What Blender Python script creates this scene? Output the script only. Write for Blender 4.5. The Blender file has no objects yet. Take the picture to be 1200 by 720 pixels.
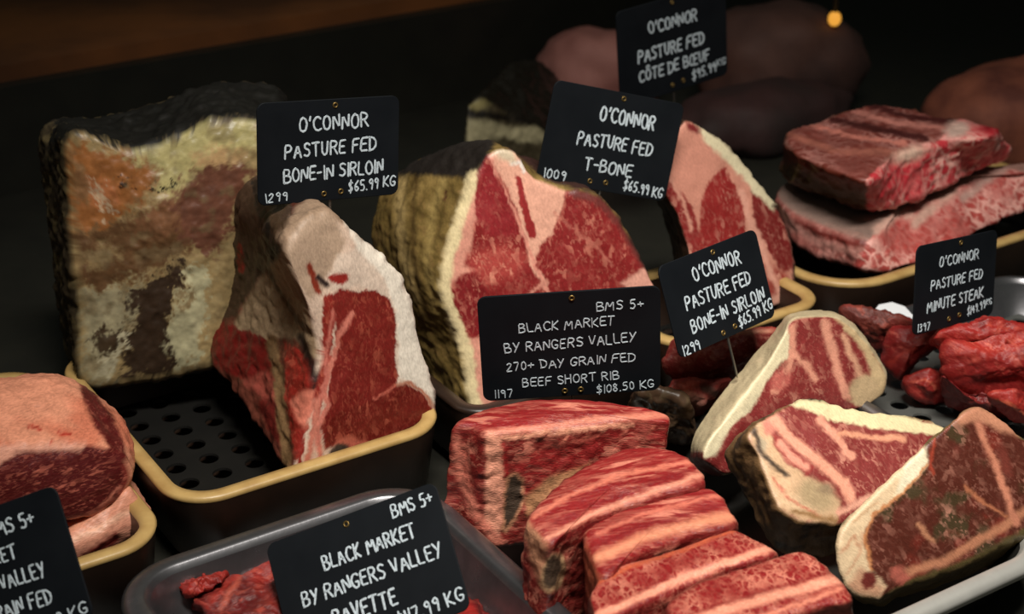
import bpy, math
import numpy as np
from mathutils import Vector, Matrix

# ------------------------------------------------------------------ camera, world, lights, exposure
SC = bpy.context.scene
COL = SC.collection
PITCH = math.radians(26.0); FPX = 1900.0; CAMH = 0.55
cam_d = bpy.data.cameras.new('camera'); cam = bpy.data.objects.new('camera', cam_d); COL.objects.link(cam)
cam.location = (0, 0, CAMH); cam.rotation_euler = (math.pi/2 - PITCH, 0, 0)
cam_d.sensor_width = 36.0; cam_d.lens = 36.0*FPX/1200.0; cam_d.clip_start = 0.01
cam_d.dof.use_dof = True; cam_d.dof.focus_distance = 0.93; cam_d.dof.aperture_fstop = 9.0
SC.camera = cam
SC.view_settings.view_transform = 'Standard'; SC.view_settings.look = 'None'
SC.view_settings.exposure = 0.0; SC.view_settings.gamma = 1.0; SC.view_settings.use_curve_mapping = False
wd = bpy.data.worlds.new('world'); SC.world = wd; wd.use_nodes = True
wd.node_tree.nodes['Background'].inputs[0].default_value = (0.9, 1.0, 0.85, 1)
wd.node_tree.nodes['Background'].inputs[1].default_value = 0.06

def area(name, loc, aim, sx, sy, power, color, spread=180):
    l = bpy.data.lights.new(name, 'AREA'); l.shape = 'RECTANGLE'; l.size = sx; l.size_y = sy
    l.energy = power; l.color = color; l.spread = math.radians(spread)
    o = bpy.data.objects.new(name, l); COL.objects.link(o); o.location = loc
    o.rotation_euler = (Vector(aim)-Vector(loc)).to_track_quat('-Z', 'Y').to_euler()
    return o
area('case_lamp', (0.14, 0.38, 1.25), (0.13, 0.82, 0.05), 0.50, 0.14, 3.45, (1.0, 0.95, 0.87), 62)

# ------------------------------------------------------------------ frame of the picture: pixel <-> world
CR = np.array([1., 0, 0]); CU = np.array([0, math.sin(PITCH), math.cos(PITCH)]); CF = np.array([0, math.cos(PITCH), -math.sin(PITCH)])
CC = np.array([0, 0, CAMH])
def ray(x, y): return CR*((x-600)/FPX) + CU*((360-y)/FPX) + CF
def onz(x, y, z):
    d = ray(x, y); return CC + d*((z-CAMH)/d[2])
def at(x, y, dep): return CC + ray(x, y)*dep
def proj(P):
    q = P-CC; w = q@CF
    return np.stack([600+FPX*(q@CR)/w, 360-FPX*(q@CU)/w], -1)
def plane3(*q):
    P = [onz(*a) for a in q]; n = np.cross(P[1]-P[0], P[2]-P[0]); n /= np.linalg.norm(n)
    if n@(P[0]-CC) > 0: n = -n
    return P[0], n
def plane_base(a, b, z, lean):
    A = onz(*a, z); B = onz(*b, z); u = B-A; u /= np.linalg.norm(u)
    h = np.cross(u, [0, 0, 1.]); h /= np.linalg.norm(h)
    if h@(A-CC) > 0: h = -h
    L = math.radians(lean); n = h*math.cos(L) + np.array([0, 0, 1.])*math.sin(L)
    return A, n
def planez(z): return np.array([0, 0, z]), np.array([0, 0, 1.])
def shift(pl, d): return pl[0]+np.array(d), pl[1]
def bp(pts, pl):
    out = []
    for p in pts:
        d = ray(p[0], p[1]); out.append(CC + d*(((pl[0]-CC)@pl[1])/(d@pl[1])))
    return np.array(out)
CASE = math.radians(33.0)
EU = np.array([math.cos(CASE), math.sin(CASE), 0]); EV = np.array([-math.sin(CASE), math.cos(CASE), 0])
def cw(u, v, z): return EU*u + EV*v + np.array([0, 0, z])

# ------------------------------------------------------------------ small helpers
def srgb(c):
    c = np.asarray(c, float)/255.0
    return np.where(c <= .04045, c/12.92, ((c+.055)/1.055)**2.4)
def hsh(ix, iy, iz, seed):
    h = (ix*374761393 + iy*668265263 + iz*2147483647 + seed*974634777) & 0xffffffff
    h = ((h ^ (h >> 13))*1274126177) & 0xffffffff
    return ((h ^ (h >> 16)) & 0xffff)/65535.0
def vnoise(P, f, seed=0):
    Q = np.asarray(P)*f + 100.0; I = np.floor(Q).astype(np.int64); t = Q-I; t = t*t*(3-2*t)
    r = 0
    for dx in (0, 1):
        for dy in (0, 1):
            for dz in (0, 1):
                w = (t[:, 0] if dx else 1-t[:, 0])*(t[:, 1] if dy else 1-t[:, 1])*(t[:, 2] if dz else 1-t[:, 2])
                r = r + w*hsh(I[:, 0]+dx, I[:, 1]+dy, I[:, 2]+dz, seed)
    return r*2-1
def fbm(P, f, seed=0, o=3):
    r = 0; a = 1.0; s = 0
    for k in range(o): r = r + a*vnoise(P, f*2**k, seed+k*17); s += a; a *= .5
    return r/s
GROUPS = dict(short_rib='short ribs in a row', minute_steak='thin red steaks in the pile', t_bone_steak='thick steaks on the pale tray', price_card='black price cards', enamel_tray='ochre-rimmed trays', steel_tray='steel trays', rib_rack='stacked rib racks', striploin='striploin pieces', bavette='bavette pieces', steak='shaded pieces behind the steaks', beef_joint='dim joints in the background')
def tag(o, label, cat, group=None):
    o['label'] = label; o['category'] = cat
    g = group or GROUPS.get(o.name.split('.')[0])
    if g: o['group'] = g
def empty(name, loc, label, cat, group=None, M=None):
    o = bpy.data.objects.new(name, None); COL.objects.link(o); o.empty_display_size = .02
    o.matrix_world = (M if M is not None else Matrix.Translation(Vector(loc)))
    tag(o, label, cat, group); return o
def mesh_obj(name, V, Fc, mat, parent=None, smooth=True, base=None):
    me = bpy.data.meshes.new(name)
    V = np.asarray(V, float)
    if base is not None: V = V-np.asarray(base)
    me.from_pydata(V.tolist(), [], Fc); me.materials.append(mat)
    if smooth: me.polygons.foreach_set('use_smooth', [True]*len(me.polygons))
    me.update()
    o = bpy.data.objects.new(name, me); COL.objects.link(o)
    if parent is not None: o.parent = parent
    elif base is not None: o.location = base
    return o
class MB:
    def __init__(s): s.V = []; s.F = []
    def add(s, V, Fc):
        n = len(s.V); s.V += [tuple(v) for v in V]; s.F += [tuple(i+n for i in f) for f in Fc]
    def box(s, O, a, b, c):
        O, a, b, c = map(np.asarray, (O, a, b, c))
        V = [O, O+a, O+a+b, O+b, O+c, O+a+c, O+a+b+c, O+b+c]
        s.add(V, [(0, 3, 2, 1), (4, 5, 6, 7), (0, 1, 5, 4), (1, 2, 6, 5), (2, 3, 7, 6), (3, 0, 4, 7)])
    def tube(s, pts, r, n=8, squash=None):
        pts = [np.asarray(p, float) for p in pts]; L = len(pts); V = []; Fc = []
        ref = None
        for i, p in enumerate(pts):
            d = pts[min(i+1, L-1)]-pts[max(i-1, 0)]; d = d/(np.linalg.norm(d)+1e-12)
            if ref is None: ref = np.array([0, 1., 0]) if abs(d[1]) < .9 else np.array([1., 0, 0])
            a = np.cross(d, ref); a /= np.linalg.norm(a); b = np.cross(d, a)
            rr = r[i] if hasattr(r, '__len__') else r
            for k in range(n):
                t = 2*math.pi*k/n; V.append(p + a*math.cos(t)*rr + b*math.sin(t)*rr)
        for i in range(L-1):
            for k in range(n):
                k2 = (k+1) % n; Fc.append((i*n+k, i*n+k2, (i+1)*n+k2, (i+1)*n+k))
        Fc.append(tuple(range(n))[::-1]); Fc.append(tuple((L-1)*n+k for k in range(n)))
        s.add(V, Fc)
    def build(s, name, mat, parent=None, smooth=True, base=None):
        return mesh_obj(name, s.V, s.F, mat, parent, smooth, base)

# ------------------------------------------------------------------ materials
def new_mat(name):
    m = bpy.data.materials.new(name); m.use_nodes = True
    nt = m.node_tree; b = nt.nodes['Principled BSDF']; return m, nt, b
def N(nt, t, **kw):
    n = nt.nodes.new(t)
    for k, v in kw.items(): setattr(n, k, v)
    return n
def plain(name, rgb, rough=.5, metal=0, spec=.5, mottle=0, scale=60, rgb2=None, bump=0, bscale=300):
    m, nt, b = new_mat(name)
    b.inputs['Roughness'].default_value = rough; b.inputs['Metallic'].default_value = metal
    b.inputs['Specular IOR Level'].default_value = spec
    c = tuple(srgb(rgb))+(1,); b.inputs['Base Color'].default_value = c
    tc = N(nt, 'ShaderNodeTexCoord')
    if mottle or rgb2 is not None:
        no = N(nt, 'ShaderNodeTexNoise'); no.inputs['Scale'].default_value = scale; no.inputs['Detail'].default_value = 5
        nt.links.new(tc.outputs['Object'], no.inputs['Vector'])
        mx = N(nt, 'ShaderNodeMix', data_type='RGBA'); mx.inputs['A'].default_value = c
        c2 = tuple(srgb(rgb2))+(1,) if rgb2 is not None else tuple(np.array(c[:3])*(1-mottle))+(1,)
        mx.inputs['B'].default_value = c2
        mr = N(nt, 'ShaderNodeMapRange'); mr.inputs['From Min'].default_value = .35; mr.inputs['From Max'].default_value = .65
        nt.links.new(no.outputs['Fac'], mr.inputs['Value']); nt.links.new(mr.outputs['Result'], mx.inputs['Factor'])
        nt.links.new(mx.outputs['Result'], b.inputs['Base Color'])
        r2 = N(nt, 'ShaderNodeMapRange'); r2.inputs['To Min'].default_value = max(rough-.1, .05); r2.inputs['To Max'].default_value = min(rough+.12, 1)
        nt.links.new(no.outputs['Fac'], r2.inputs['Value']); nt.links.new(r2.outputs['Result'], b.inputs['Roughness'])
    if bump:
        n2 = N(nt, 'ShaderNodeTexNoise'); n2.inputs['Scale'].default_value = bscale; n2.inputs['Detail'].default_value = 4
        nt.links.new(tc.outputs['Object'], n2.inputs['Vector'])
        bu = N(nt, 'ShaderNodeBump'); bu.inputs['Strength'].default_value = bump; bu.inputs['Distance'].default_value = .001
        nt.links.new(n2.outputs['Fac'], bu.inputs['Height']); nt.links.new(bu.outputs['Normal'], b.inputs['Normal'])
    return m
def meat_mat(name, *args, net=0., **kw): return _meat(name, net, *args, **kw)
def _meat(name, net, vein=(205, 125, 105), scale=150., stretch=(1, 2.2, 1), rot=0., width=.075, grain=.35, gscale=500., gst=(1, 4, 1), bump=.35, rough=.42, fl=.55):
    """lean, fat and crust colours come from the mesh's own colour attribute; marbling and fibre are noise in the cut's own coordinates"""
    m, nt, b = new_mat(name); L = nt.links.new
    col = N(nt, 'ShaderNodeAttribute', attribute_name='col'); par = N(nt, 'ShaderNodeAttribute', attribute_name='par')
    uvw = N(nt, 'ShaderNodeAttribute', attribute_name='uvw'); sep = N(nt, 'ShaderNodeSeparateColor'); L(par.outputs['Color'], sep.inputs['Color'])
    def mapped(st):
        r = N(nt, 'ShaderNodeVectorRotate', rotation_type='Z_AXIS'); r.inputs['Angle'].default_value = rot; L(uvw.outputs['Vector'], r.inputs['Vector'])
        v = N(nt, 'ShaderNodeVectorMath', operation='MULTIPLY'); v.inputs[1].default_value = st; L(r.outputs['Vector'], v.inputs[0]); return v.outputs['Vector']
    def math_(op, a, bb, clamp=False):
        n = N(nt, 'ShaderNodeMath', operation=op, use_clamp=clamp)
        for i, x in enumerate((a, bb)):
            if hasattr(x, 'links'): L(x, n.inputs[i])
            else: n.inputs[i].default_value = x
        return n.outputs[0]
    mv = mapped(stretch)
    def ridge(sc, det, dist, w, seed):
        n = N(nt, 'ShaderNodeTexNoise', noise_dimensions='4D'); n.inputs['W'].default_value = seed
        n.inputs['Scale'].default_value = sc; n.inputs['Detail'].default_value = det; n.inputs['Distortion'].default_value = dist; n.inputs['Roughness'].default_value = .55
        L(mv, n.inputs['Vector'])
        a = math_('ABSOLUTE', math_('SUBTRACT', n.outputs['Fac'], .5), 0)
        mr = N(nt, 'ShaderNodeMapRange', interpolation_type='SMOOTHSTEP'); mr.inputs['From Min'].default_value = w; mr.inputs['From Max'].default_value = w*.15
        L(a, mr.inputs['Value']); return mr.outputs['Result']
    def fleck(sc, lo, hi, seed):
        n = N(nt, 'ShaderNodeTexNoise', noise_dimensions='4D'); n.inputs['W'].default_value = seed; n.inputs['Scale'].default_value = sc
        n.inputs['Detail'].default_value = 2.5; n.inputs['Distortion'].default_value = .3; L(mv, n.inputs['Vector'])
        mr = N(nt, 'ShaderNodeMapRange', interpolation_type='SMOOTHSTEP'); mr.inputs['From Min'].default_value = lo; mr.inputs['From Max'].default_value = hi
        L(n.outputs['Fac'], mr.inputs['Value']); return mr.outputs['Result']
    msk = N(nt, 'ShaderNodeTexNoise'); msk.inputs['Scale'].default_value = scale*.4; msk.inputs['Detail'].default_value = 2; L(mv, msk.inputs['Vector'])
    mk = N(nt, 'ShaderNodeMapRange'); mk.inputs['From Min'].default_value = .40; mk.inputs['From Max'].default_value = .62; L(msk.outputs['Fac'], mk.inputs['Value'])
    v = math_('MAXIMUM', fleck(scale, fl, fl+.08, 1.3), math_('MULTIPLY', fleck(scale*2.4, fl, fl+.08, 7.7), .65))
    v = math_('MAXIMUM', v, math_('MULTIPLY', ridge(scale*.55, 2, .3, width*.6, 4.1), .3))
    v = math_('MULTIPLY', v, math_('ADD', math_('MULTIPLY', mk.outputs['Result'], .75), .25))
    if net:
        v = math_('MULTIPLY', v, .6)
        wob = N(nt, 'ShaderNodeTexNoise'); wob.inputs['Scale'].default_value = scale*1.2; wob.inputs['Detail'].default_value = 3; L(mv, wob.inputs['Vector'])
        ws = N(nt, 'ShaderNodeVectorMath', operation='SCALE'); L(wob.outputs['Color'], ws.inputs[0]); ws.inputs['Scale'].default_value = 1.3/scale
        wa = N(nt, 'ShaderNodeVectorMath', operation='ADD'); L(mv, wa.inputs[0]); L(ws.outputs['Vector'], wa.inputs[1])
        vo = N(nt, 'ShaderNodeTexVoronoi', feature='DISTANCE_TO_EDGE'); vo.inputs['Scale'].default_value = scale*1.25; L(wa.outputs['Vector'], vo.inputs['Vector'])
        vr = N(nt, 'ShaderNodeMapRange', interpolation_type='SMOOTHSTEP'); vr.inputs['From Min'].default_value = .2; vr.inputs['From Max'].default_value = .02; L(vo.outputs['Distance'], vr.inputs['Value'])
        nv = math_('MULTIPLY', math_('MULTIPLY', vr.outputs['Result'], net), math_('ADD', math_('MULTIPLY', mk.outputs['Result'], .85), .15))
        v = math_('MAXIMUM', v, nv)
    v = math_('MULTIPLY', v, sep.outputs['Red'], True)
    mx = N(nt, 'ShaderNodeMix', data_type='RGBA'); L(v, mx.inputs['Factor']); L(col.outputs['Color'], mx.inputs['A']); mx.inputs['B'].default_value = tuple(srgb(vein))+(1,)
    g = N(nt, 'ShaderNodeTexNoise'); g.inputs['Scale'].default_value = gscale; g.inputs['Detail'].default_value = 3; L(mapped(gst), g.inputs['Vector'])
    g2 = N(nt, 'ShaderNodeTexNoise'); g2.inputs['Scale'].default_value = scale*.35; g2.inputs['Detail'].default_value = 4; L(uvw.outputs['Vector'], g2.inputs['Vector'])
    gm = N(nt, 'ShaderNodeMapRange'); gm.inputs['From Min'].default_value = .25; gm.inputs['From Max'].default_value = .75
    gm.inputs['To Min'].default_value = 1-grain; gm.inputs['To Max'].default_value = 1+grain; L(math_('ADD', math_('MULTIPLY', g.outputs['Fac'], .6), math_('MULTIPLY', g2.outputs['Fac'], .4)), gm.inputs['Value'])
    vm = N(nt, 'ShaderNodeVectorMath', operation='SCALE'); L(mx.outputs['Result'], vm.inputs[0]); L(gm.outputs['Result'], vm.inputs['Scale'])
    L(vm.outputs['Vector'], b.inputs['Base Color'])
    rr = N(nt, 'ShaderNodeMapRange'); rr.inputs['To Min'].default_value = -.18; rr.inputs['To Max'].default_value = .18; L(g2.outputs['Fac'], rr.inputs['Value'])
    L(math_('ADD', sep.outputs['Green'], rr.outputs['Result'], True), b.inputs['Roughness'])
    hgt = math_('ADD', math_('MULTIPLY', g.outputs['Fac'], .7), math_('ADD', math_('MULTIPLY', v, .35), math_('MULTIPLY', g2.outputs['Fac'], 1.6)))
    bu = N(nt, 'ShaderNodeBump'); bu.inputs['Strength'].default_value = bump; bu.inputs['Distance'].default_value = .0012
    L(hgt, bu.inputs['Height']); L(bu.outputs['Normal'], b.inputs['Normal'])
    b.inputs['Specular IOR Level'].default_value = .35
    return m

# ------------------------------------------------------------------ the cut-of-meat builder: a loft between two outlines with rounded edges
def spline(P, counts, tens=.42):
    P = np.asarray(P, float); n = len(P); out = []
    for i in range(n):
        p0, p1, p2, p3 = P[i-1], P[i], P[(i+1) % n], P[(i+2) % n]
        l = np.linalg.norm(p2-p1)
        m1 = (p2-p0); m2 = (p3-p1)
        m1 = m1/(np.linalg.norm(m1)+1e-9)*l*tens*1.9; m2 = m2/(np.linalg.norm(m2)+1e-9)*l*tens*1.9
        for k in range(counts[i]):
            t = k/counts[i]; t2 = t*t; t3 = t2*t
            out.append(p1*(2*t3-3*t2+1)+m1*(t3-2*t2+t)+p2*(-2*t3+3*t2)+m2*(t3-t2))
    return np.array(out)
def sd_poly(X, poly):
    poly = np.asarray(poly, float); d = np.full(len(X), 1e9); ins = np.zeros(len(X), bool); n = len(poly)
    for i in range(n):
        a = poly[i]; b = poly[(i+1) % n]; e = b-a; w = X-a
        t = np.clip((w@e)/(e@e+1e-9), 0, 1); q = w-t[:, None]*e; d = np.minimum(d, (q*q).sum(1))
        c = (a[1] > X[:, 1]) != (b[1] > X[:, 1])
        with np.errstate(divide='ignore', invalid='ignore'):
            xx = (b[0]-a[0])*(X[:, 1]-a[1])/(b[1]-a[1]+1e-12)+a[0]
        ins ^= c & (X[:, 0] < xx)
    d = np.sqrt(d); return np.where(ins, -d, d)
def sd_line(X, pts):
    pts = np.asarray(pts, float); d = np.full(len(X), 1e9)
    for i in range(len(pts)-1):
        a = pts[i]; e = pts[i+1]-a; w = X-a; t = np.clip((w@e)/(e@e+1e-9), 0, 1); q = w-t[:, None]*e; d = np.minimum(d, (q*q).sum(1))
    return np.sqrt(d)
def smooth01(x): x = np.clip(x, 0, 1); return x*x*(3-2*x)

def cut(name, label, cat, front, back, mat, base_col, side_col=None, back_col=None, paint=(), marb=.6, smarb=None, rough=.42, srough=None,
        bevel=.004, bulge=.003, belly=0., amp=.0012, freq=45., samp=None, step=2.2, seed=0, warp=3.2, group=None, main='lean', side_part=None,
        backbulge=0., mott=.0, mids=None):
    S0 = np.asarray(front); S1 = np.asarray(back)
    px0 = proj(S0); n = len(px0)
    seg = np.maximum(np.linalg.norm(np.roll(px0, -1, 0)-px0, axis=1), np.linalg.norm(np.roll(proj(S1), -1, 0)-proj(S1), axis=1)*.7)
    cnt = np.maximum(2, np.round(seg/step).astype(int))
    A = spline(S0, cnt); B = spline(S1, cnt); Nn = len(A)
    secs = [A]+[spline(m, cnt) for m in (mids or [])]+[B]
    c0 = A.mean(0); c1 = B.mean(0)
    n0 = np.cross(A-c0, np.roll(A, -1, 0)-c0).sum(0); n0 /= np.linalg.norm(n0)
    if n0@(c1-c0) > 0: n0 = -n0
    rad = np.linalg.norm(A-c0, axis=1); radB = np.linalg.norm(B-c1, axis=1)
    R = max(6, int(np.linalg.norm(px0-px0.mean(0), axis=1).mean()/(step*.9)))
    thick = np.linalg.norm(B-A, axis=1).mean()
    K = max(5, int(np.linalg.norm(proj(B)-proj(A), axis=1).mean()/(step*1.1)), int(thick*1900/.95/(step*2.2)))
    layers = []; zone = []; wv = []
    b = np.minimum(bevel, rad*.45); bB = np.minimum(bevel, radB*.45)
    for i in range(1, R+1):
        s = i/R; Q = c0+(A-c0)*(s*(1-b/rad))[:, None]; layers.append(Q+n0*bulge*(1-s*s)); zone.append(0); wv.append(0.)
    ed = (B-A)/np.linalg.norm(B-A, axis=1)[:, None]
    inw = (c0-A)/rad[:, None]
    for a in (30, 60):
        a = math.radians(a); layers.append(A+inw*(b*(1-math.sin(a)))[:, None]+ed*(b*(1-math.cos(a)))[:, None]); zone.append(0 if a < .7 else 1); wv.append(0.)
    def side(t):
        if len(secs) == 2: return A*(1-t)+B*t
        x = t*(len(secs)-1); i = min(int(x), len(secs)-2); f = x-i
        p0 = secs[max(i-1, 0)]; p1 = secs[i]; p2 = secs[i+1]; p3 = secs[min(i+2, len(secs)-1)]
        return .5*((2*p1)+(p2-p0)*f+(2*p0-5*p1+4*p2-p3)*f*f+(3*p1-3*p2+p0*1.0*0+p3-p0)*f**3)
    t0 = min(.25, bevel/max(thick, 1e-6))
    for k in range(K+1):
        t = t0+(1-2*t0)*k/K; Q = side(t); cq = Q.mean(0)
        if belly: Q = Q+(Q-cq)/np.linalg.norm(Q-cq, axis=1)[:, None]*belly*math.sin(math.pi*(k/K))
        layers.append(Q); zone.append(1); wv.append(t*thick)
    inB = (c1-B)/radB[:, None]
    for a in (60, 30):
        a = math.radians(a); layers.append(B+inB*(bB*(1-math.sin(a)))[:, None]-ed*(bB*(1-math.cos(a)))[:, None]); zone.append(1); wv.append(thick)
    RB = 8
    for i in range(RB, 0, -1):
        s = i/RB; Q = c1+(B-c1)*(s*(1-bB/radB))[:, None]; layers.append(Q-n0*backbulge*(1-s*s)); zone.append(2); wv.append(thick)
    Lc = len(layers); V = np.concatenate(layers+[[c0+n0*bulge], [c1-n0*backbulge]]); Z = np.concatenate([np.repeat(zone, Nn), [0, 2]]); WV = np.concatenate([np.repeat(wv, Nn), [0., thick]])
    # faces
    idx = np.arange(Nn); nx = (idx+1) % Nn
    quads = [np.stack([l*Nn+idx, l*Nn+nx, (l+1)*Nn+nx, (l+1)*Nn+idx], 1) for l in range(Lc-1)]
    Q4 = np.concatenate(quads); T0 = np.stack([np.full(Nn, Lc*Nn), nx, idx], 1); T1 = np.stack([np.full(Nn, Lc*Nn+1), (Lc-1)*Nn+idx, (Lc-1)*Nn+nx], 1)
    def vnorm(V):
        nn = np.zeros_like(V)
        fn = np.cross(V[Q4[:, 2]]-V[Q4[:, 0]], V[Q4[:, 3]]-V[Q4[:, 1]])
        for j in range(4):
            for ax in range(3): nn[:, ax] += np.bincount(Q4[:, j], fn[:, ax], len(V))
        return nn/(np.linalg.norm(nn, axis=1)[:, None]+1e-15)
    nv = vnorm(V)
    flip = (nv[0:Nn].mean(0)@n0) < 0
    if flip: nv = -nv
    if samp is None: samp = amp
    am = np.where(Z == 0, amp, samp)
    ring_s = np.ones(len(V))
    disp = fbm(V, freq, seed, 4)*am + np.where(Z == 0, 0, 1)*np.abs(fbm(V, freq*2.5, seed+5, 3))*samp*.6
    disp = disp+fbm(V, 190, seed+13, 2)*np.where(Z == 0, amp*.25, samp*.4)
    V = V+nv*disp[:, None]
    nv = vnorm(V); nv = -nv if flip else nv
    # albedo regions
    X = proj(V); X0 = X; vd = CC-V; facing = (nv*vd).sum(1)/np.linalg.norm(vd, axis=1) > -.12
    Wp = np.stack([fbm(V, 220, seed+31, 3), fbm(V, 220, seed+77, 3)], 1)*warp + np.stack([fbm(V, 700, seed+41, 2), fbm(V, 700, seed+87, 2)], 1)*warp*.5
    X = X+Wp
    colr = np.empty((len(V), 3)); colr[:] = srgb(base_col)
    sc = srgb(side_col if side_col is not None else base_col); bc = srgb(back_col if back_col is not None else (side_col if side_col is not None else base_col))
    colr[Z == 1] = sc; colr[Z == 2] = bc
    mb = np.where(Z == 0, marb, marb if smarb is None else smarb); rg = np.where(Z == 0, rough, rough if srough is None else srough)
    parts = [main] + ([side_part] if side_part else []); pid = np.zeros(len(V), int)
    if side_part: pid[Z > 0] = 1
    for op in paint:
        kind, pts, c = op[0], op[1], op[2]; kw = op[3] if len(op) > 3 else {}
        if kind == 'p': sd = sd_poly(X, pts)
        elif kind == 'l': sd = sd_line(X, pts)-kw.get('w', 4)/2
        elif kind == 'e':
            cx, cy, rx, ry, an = pts; a = math.radians(an); q = X-[cx, cy]; qx = q[:, 0]*math.cos(a)+q[:, 1]*math.sin(a); qy = -q[:, 0]*math.sin(a)+q[:, 1]*math.cos(a)
            sd = (np.sqrt((qx/rx)**2+(qy/ry)**2)-1)*min(rx, ry)
        elif kind == 'n':   # mottling of the whole zone
            f, lo, hi, sq = pts; sd = -(smooth01((fbm(V*np.array([1, 1, sq]), f, seed+kw.get('s', 3), 4)-lo)/(hi-lo))*2-1)*10
        soft = kw.get('soft', 1.3)
        if kind == 'n': m = smooth01(np.clip(-sd/20+.5, 0, 1))
        else: m = smooth01(.5-sd/(2*soft))
        z = kw.get('z', 'f')
        zm = {'f': Z == 0, 's': Z > 0, 'a': Z >= 0}[z]
        if kind != 'n': zm = zm & (facing | (Z == 0))
        m = m*zm*kw.get('o', 1.)
        colr = colr*(1-m[:, None])+srgb(c)*m[:, None]
        mb = mb*(1-m)+kw.get('m', 0.)*m
        if 'r' in kw: rg = rg*(1-m)+kw['r']*m
        if 'part' in kw:
            if kw['part'] not in parts: parts.append(kw['part'])
            if kind == 'p': s0 = sd_poly(X0, pts)
            elif kind == 'l': s0 = sd_line(X0, pts)-kw.get('w', 4)/2
            else: q = X0-np.array(pts[:2]); a = math.radians(pts[4]); s0 = np.sqrt(((q[:, 0]*math.cos(a)+q[:, 1]*math.sin(a))/pts[2])**2+((-q[:, 0]*math.sin(a)+q[:, 1]*math.cos(a))/pts[3])**2)-1
            pid[(s0 < 0) & zm] = parts.index(kw['part'])
        elif kw.get('unpart') : pid[m > .5] = 0
    for k, pn in enumerate(parts):      # a bone is one piece: stray specks of it go back to the lean
        if 'bone' not in pn or k == 0: continue
        e = Q4[pid[Q4[:, 0]] == k]; par = {}
        def find(a):
            while par.setdefault(a, a) != a: par[a] = par[par[a]]; a = par[a]
            return a
        for f in e.tolist():
            r0 = find(f[0])
            for b_ in f[1:]: par[find(b_)] = r0
        if len(e):
            rt = np.array([find(f[0]) for f in e.tolist()]); u_, n_ = np.unique(rt, return_counts=True); big = u_[n_.argmax()]
            pid[e[rt != big][:, 0]] = 0
    if mott: colr = colr*(1+mott*fbm(V, 160, seed+9, 3))[:, None]
    colr = np.clip(colr, 0.0005, 1)
    # local coordinates of the cut: along its width, its height and its depth
    u = A[np.argmax(A[:, 0])]-A[np.argmin(A[:, 0])]; u -= n0*(u@n0); u /= np.linalg.norm(u); w = np.cross(n0, u)
    if w[2] < 0: w = -w
    rel = V-c0; UVW = np.stack([rel@u, rel@w, rel@n0], 1)
    base = np.array([V[:, 0].mean(), V[:, 1].mean(), V[:, 2].min()])
    multi = len(parts) > 1
    root = empty(name, base, label, cat, group) if multi else None
    fp4 = pid[Q4[:, 0]]; fpT0 = np.full(Nn, pid[Lc*Nn]); fpT1 = np.full(Nn, pid[Lc*Nn+1])
    for k, pn in enumerate(parts):
        q = Q4[fp4 == k]; tr = np.concatenate([T0[fpT0 == k], T1[fpT1 == k]])
        if flip: q = q[:, ::-1]; tr = tr[:, ::-1]
        if len(q)+len(tr) < 6: continue
        used = np.zeros(len(V), bool); used[q.ravel()] = True; used[tr.ravel()] = True
        rm = np.cumsum(used)-1; vv = V[used]
        pn = pn.split('#')[0]; me = bpy.data.meshes.new(pn if multi else name)
        nl = 4*len(q)+3*len(tr); me.vertices.add(len(vv)); me.vertices.foreach_set('co', (vv-base).ravel())
        me.loops.add(nl); me.loops.foreach_set('vertex_index', np.concatenate([rm[q].ravel(), rm[tr].ravel()]).astype(np.int32))
        me.polygons.add(len(q)+len(tr))
        me.polygons.foreach_set('loop_start', np.concatenate([np.arange(len(q))*4, 4*len(q)+np.arange(len(tr))*3]).astype(np.int32))
        me.polygons.foreach_set('use_smooth', np.ones(len(q)+len(tr), bool))
        for an, dat, ty in (('col', np.c_[colr, np.ones(len(V))], 'FLOAT_COLOR'), ('par', np.c_[mb, rg, mb*0, mb*0+1], 'FLOAT_COLOR')):
            at_ = me.attributes.new(an, ty, 'POINT'); at_.data.foreach_set('color', dat[used].astype(np.float32).ravel())
        at_ = me.attributes.new('uvw', 'FLOAT_VECTOR', 'POINT'); at_.data.foreach_set('vector', UVW[used].astype(np.float32).ravel())
        me.update(calc_edges=True); me.validate()
        if multi: me.normals_split_custom_set_from_vertices((-1 if False else 1)*nv[used])
        me.materials.append(mat)
        o = bpy.data.objects.new(pn if multi else name, me); COL.objects.link(o)
        if multi: o.parent = root
        else: o.location = base; tag(o, label, cat, group); root = o
    return root
def sh(pts, dx, dy, sx=1., sy=1., c=None):
    p = np.asarray(pts, float); c = p.mean(0) if c is None else np.array(c)
    return (p-c)*[sx, sy]+c+[dx, dy]

# ------------------------------------------------------------------ setting: case floor, back ledge, walls
M_FLOOR = plain('dark_case_floor', (40, 39, 33), .45, mottle=.3, scale=30)
M_WALL = plain('dark_back_wall', (62, 62, 52), .8, mottle=.2, scale=8)
M_WOOD = plain('dim_brown_wood', (150, 90, 46), .6, rgb2=(104, 62, 34), scale=9)
def struct(name, mb, mat):
    o = mb.build(name, mat, None, False); o['kind'] = 'structure'; return o
mb = MB(); mb.box(cw(-1.6, -.1, -.04), EU*4.2, EV*3.2, (0, 0, .04)); struct('floor', mb, M_FLOOR)
mb = MB(); mb.box(cw(-1.6, 3.0, 0), EU*4.2, EV*.05, (0, 0, 1.4)); struct('wall_back', mb, M_WALL)
mb = MB(); mb.box(cw(-1.65, -.1, 0), EU*.05, EV*3.1, (0, 0, 1.4)); struct('wall_left', mb, M_WALL)
mb = MB(); mb.box(cw(2.55, -.1, 0), EU*.05, EV*3.1, (0, 0, 1.4)); struct('wall_right', mb, M_WALL)
mb = MB(); mb.box(cw(-1.6, 1.40, 0), EU*2.75, EV*.6, (0, 0, .115)); struct('trim_1', mb, M_WOOD)
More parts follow.
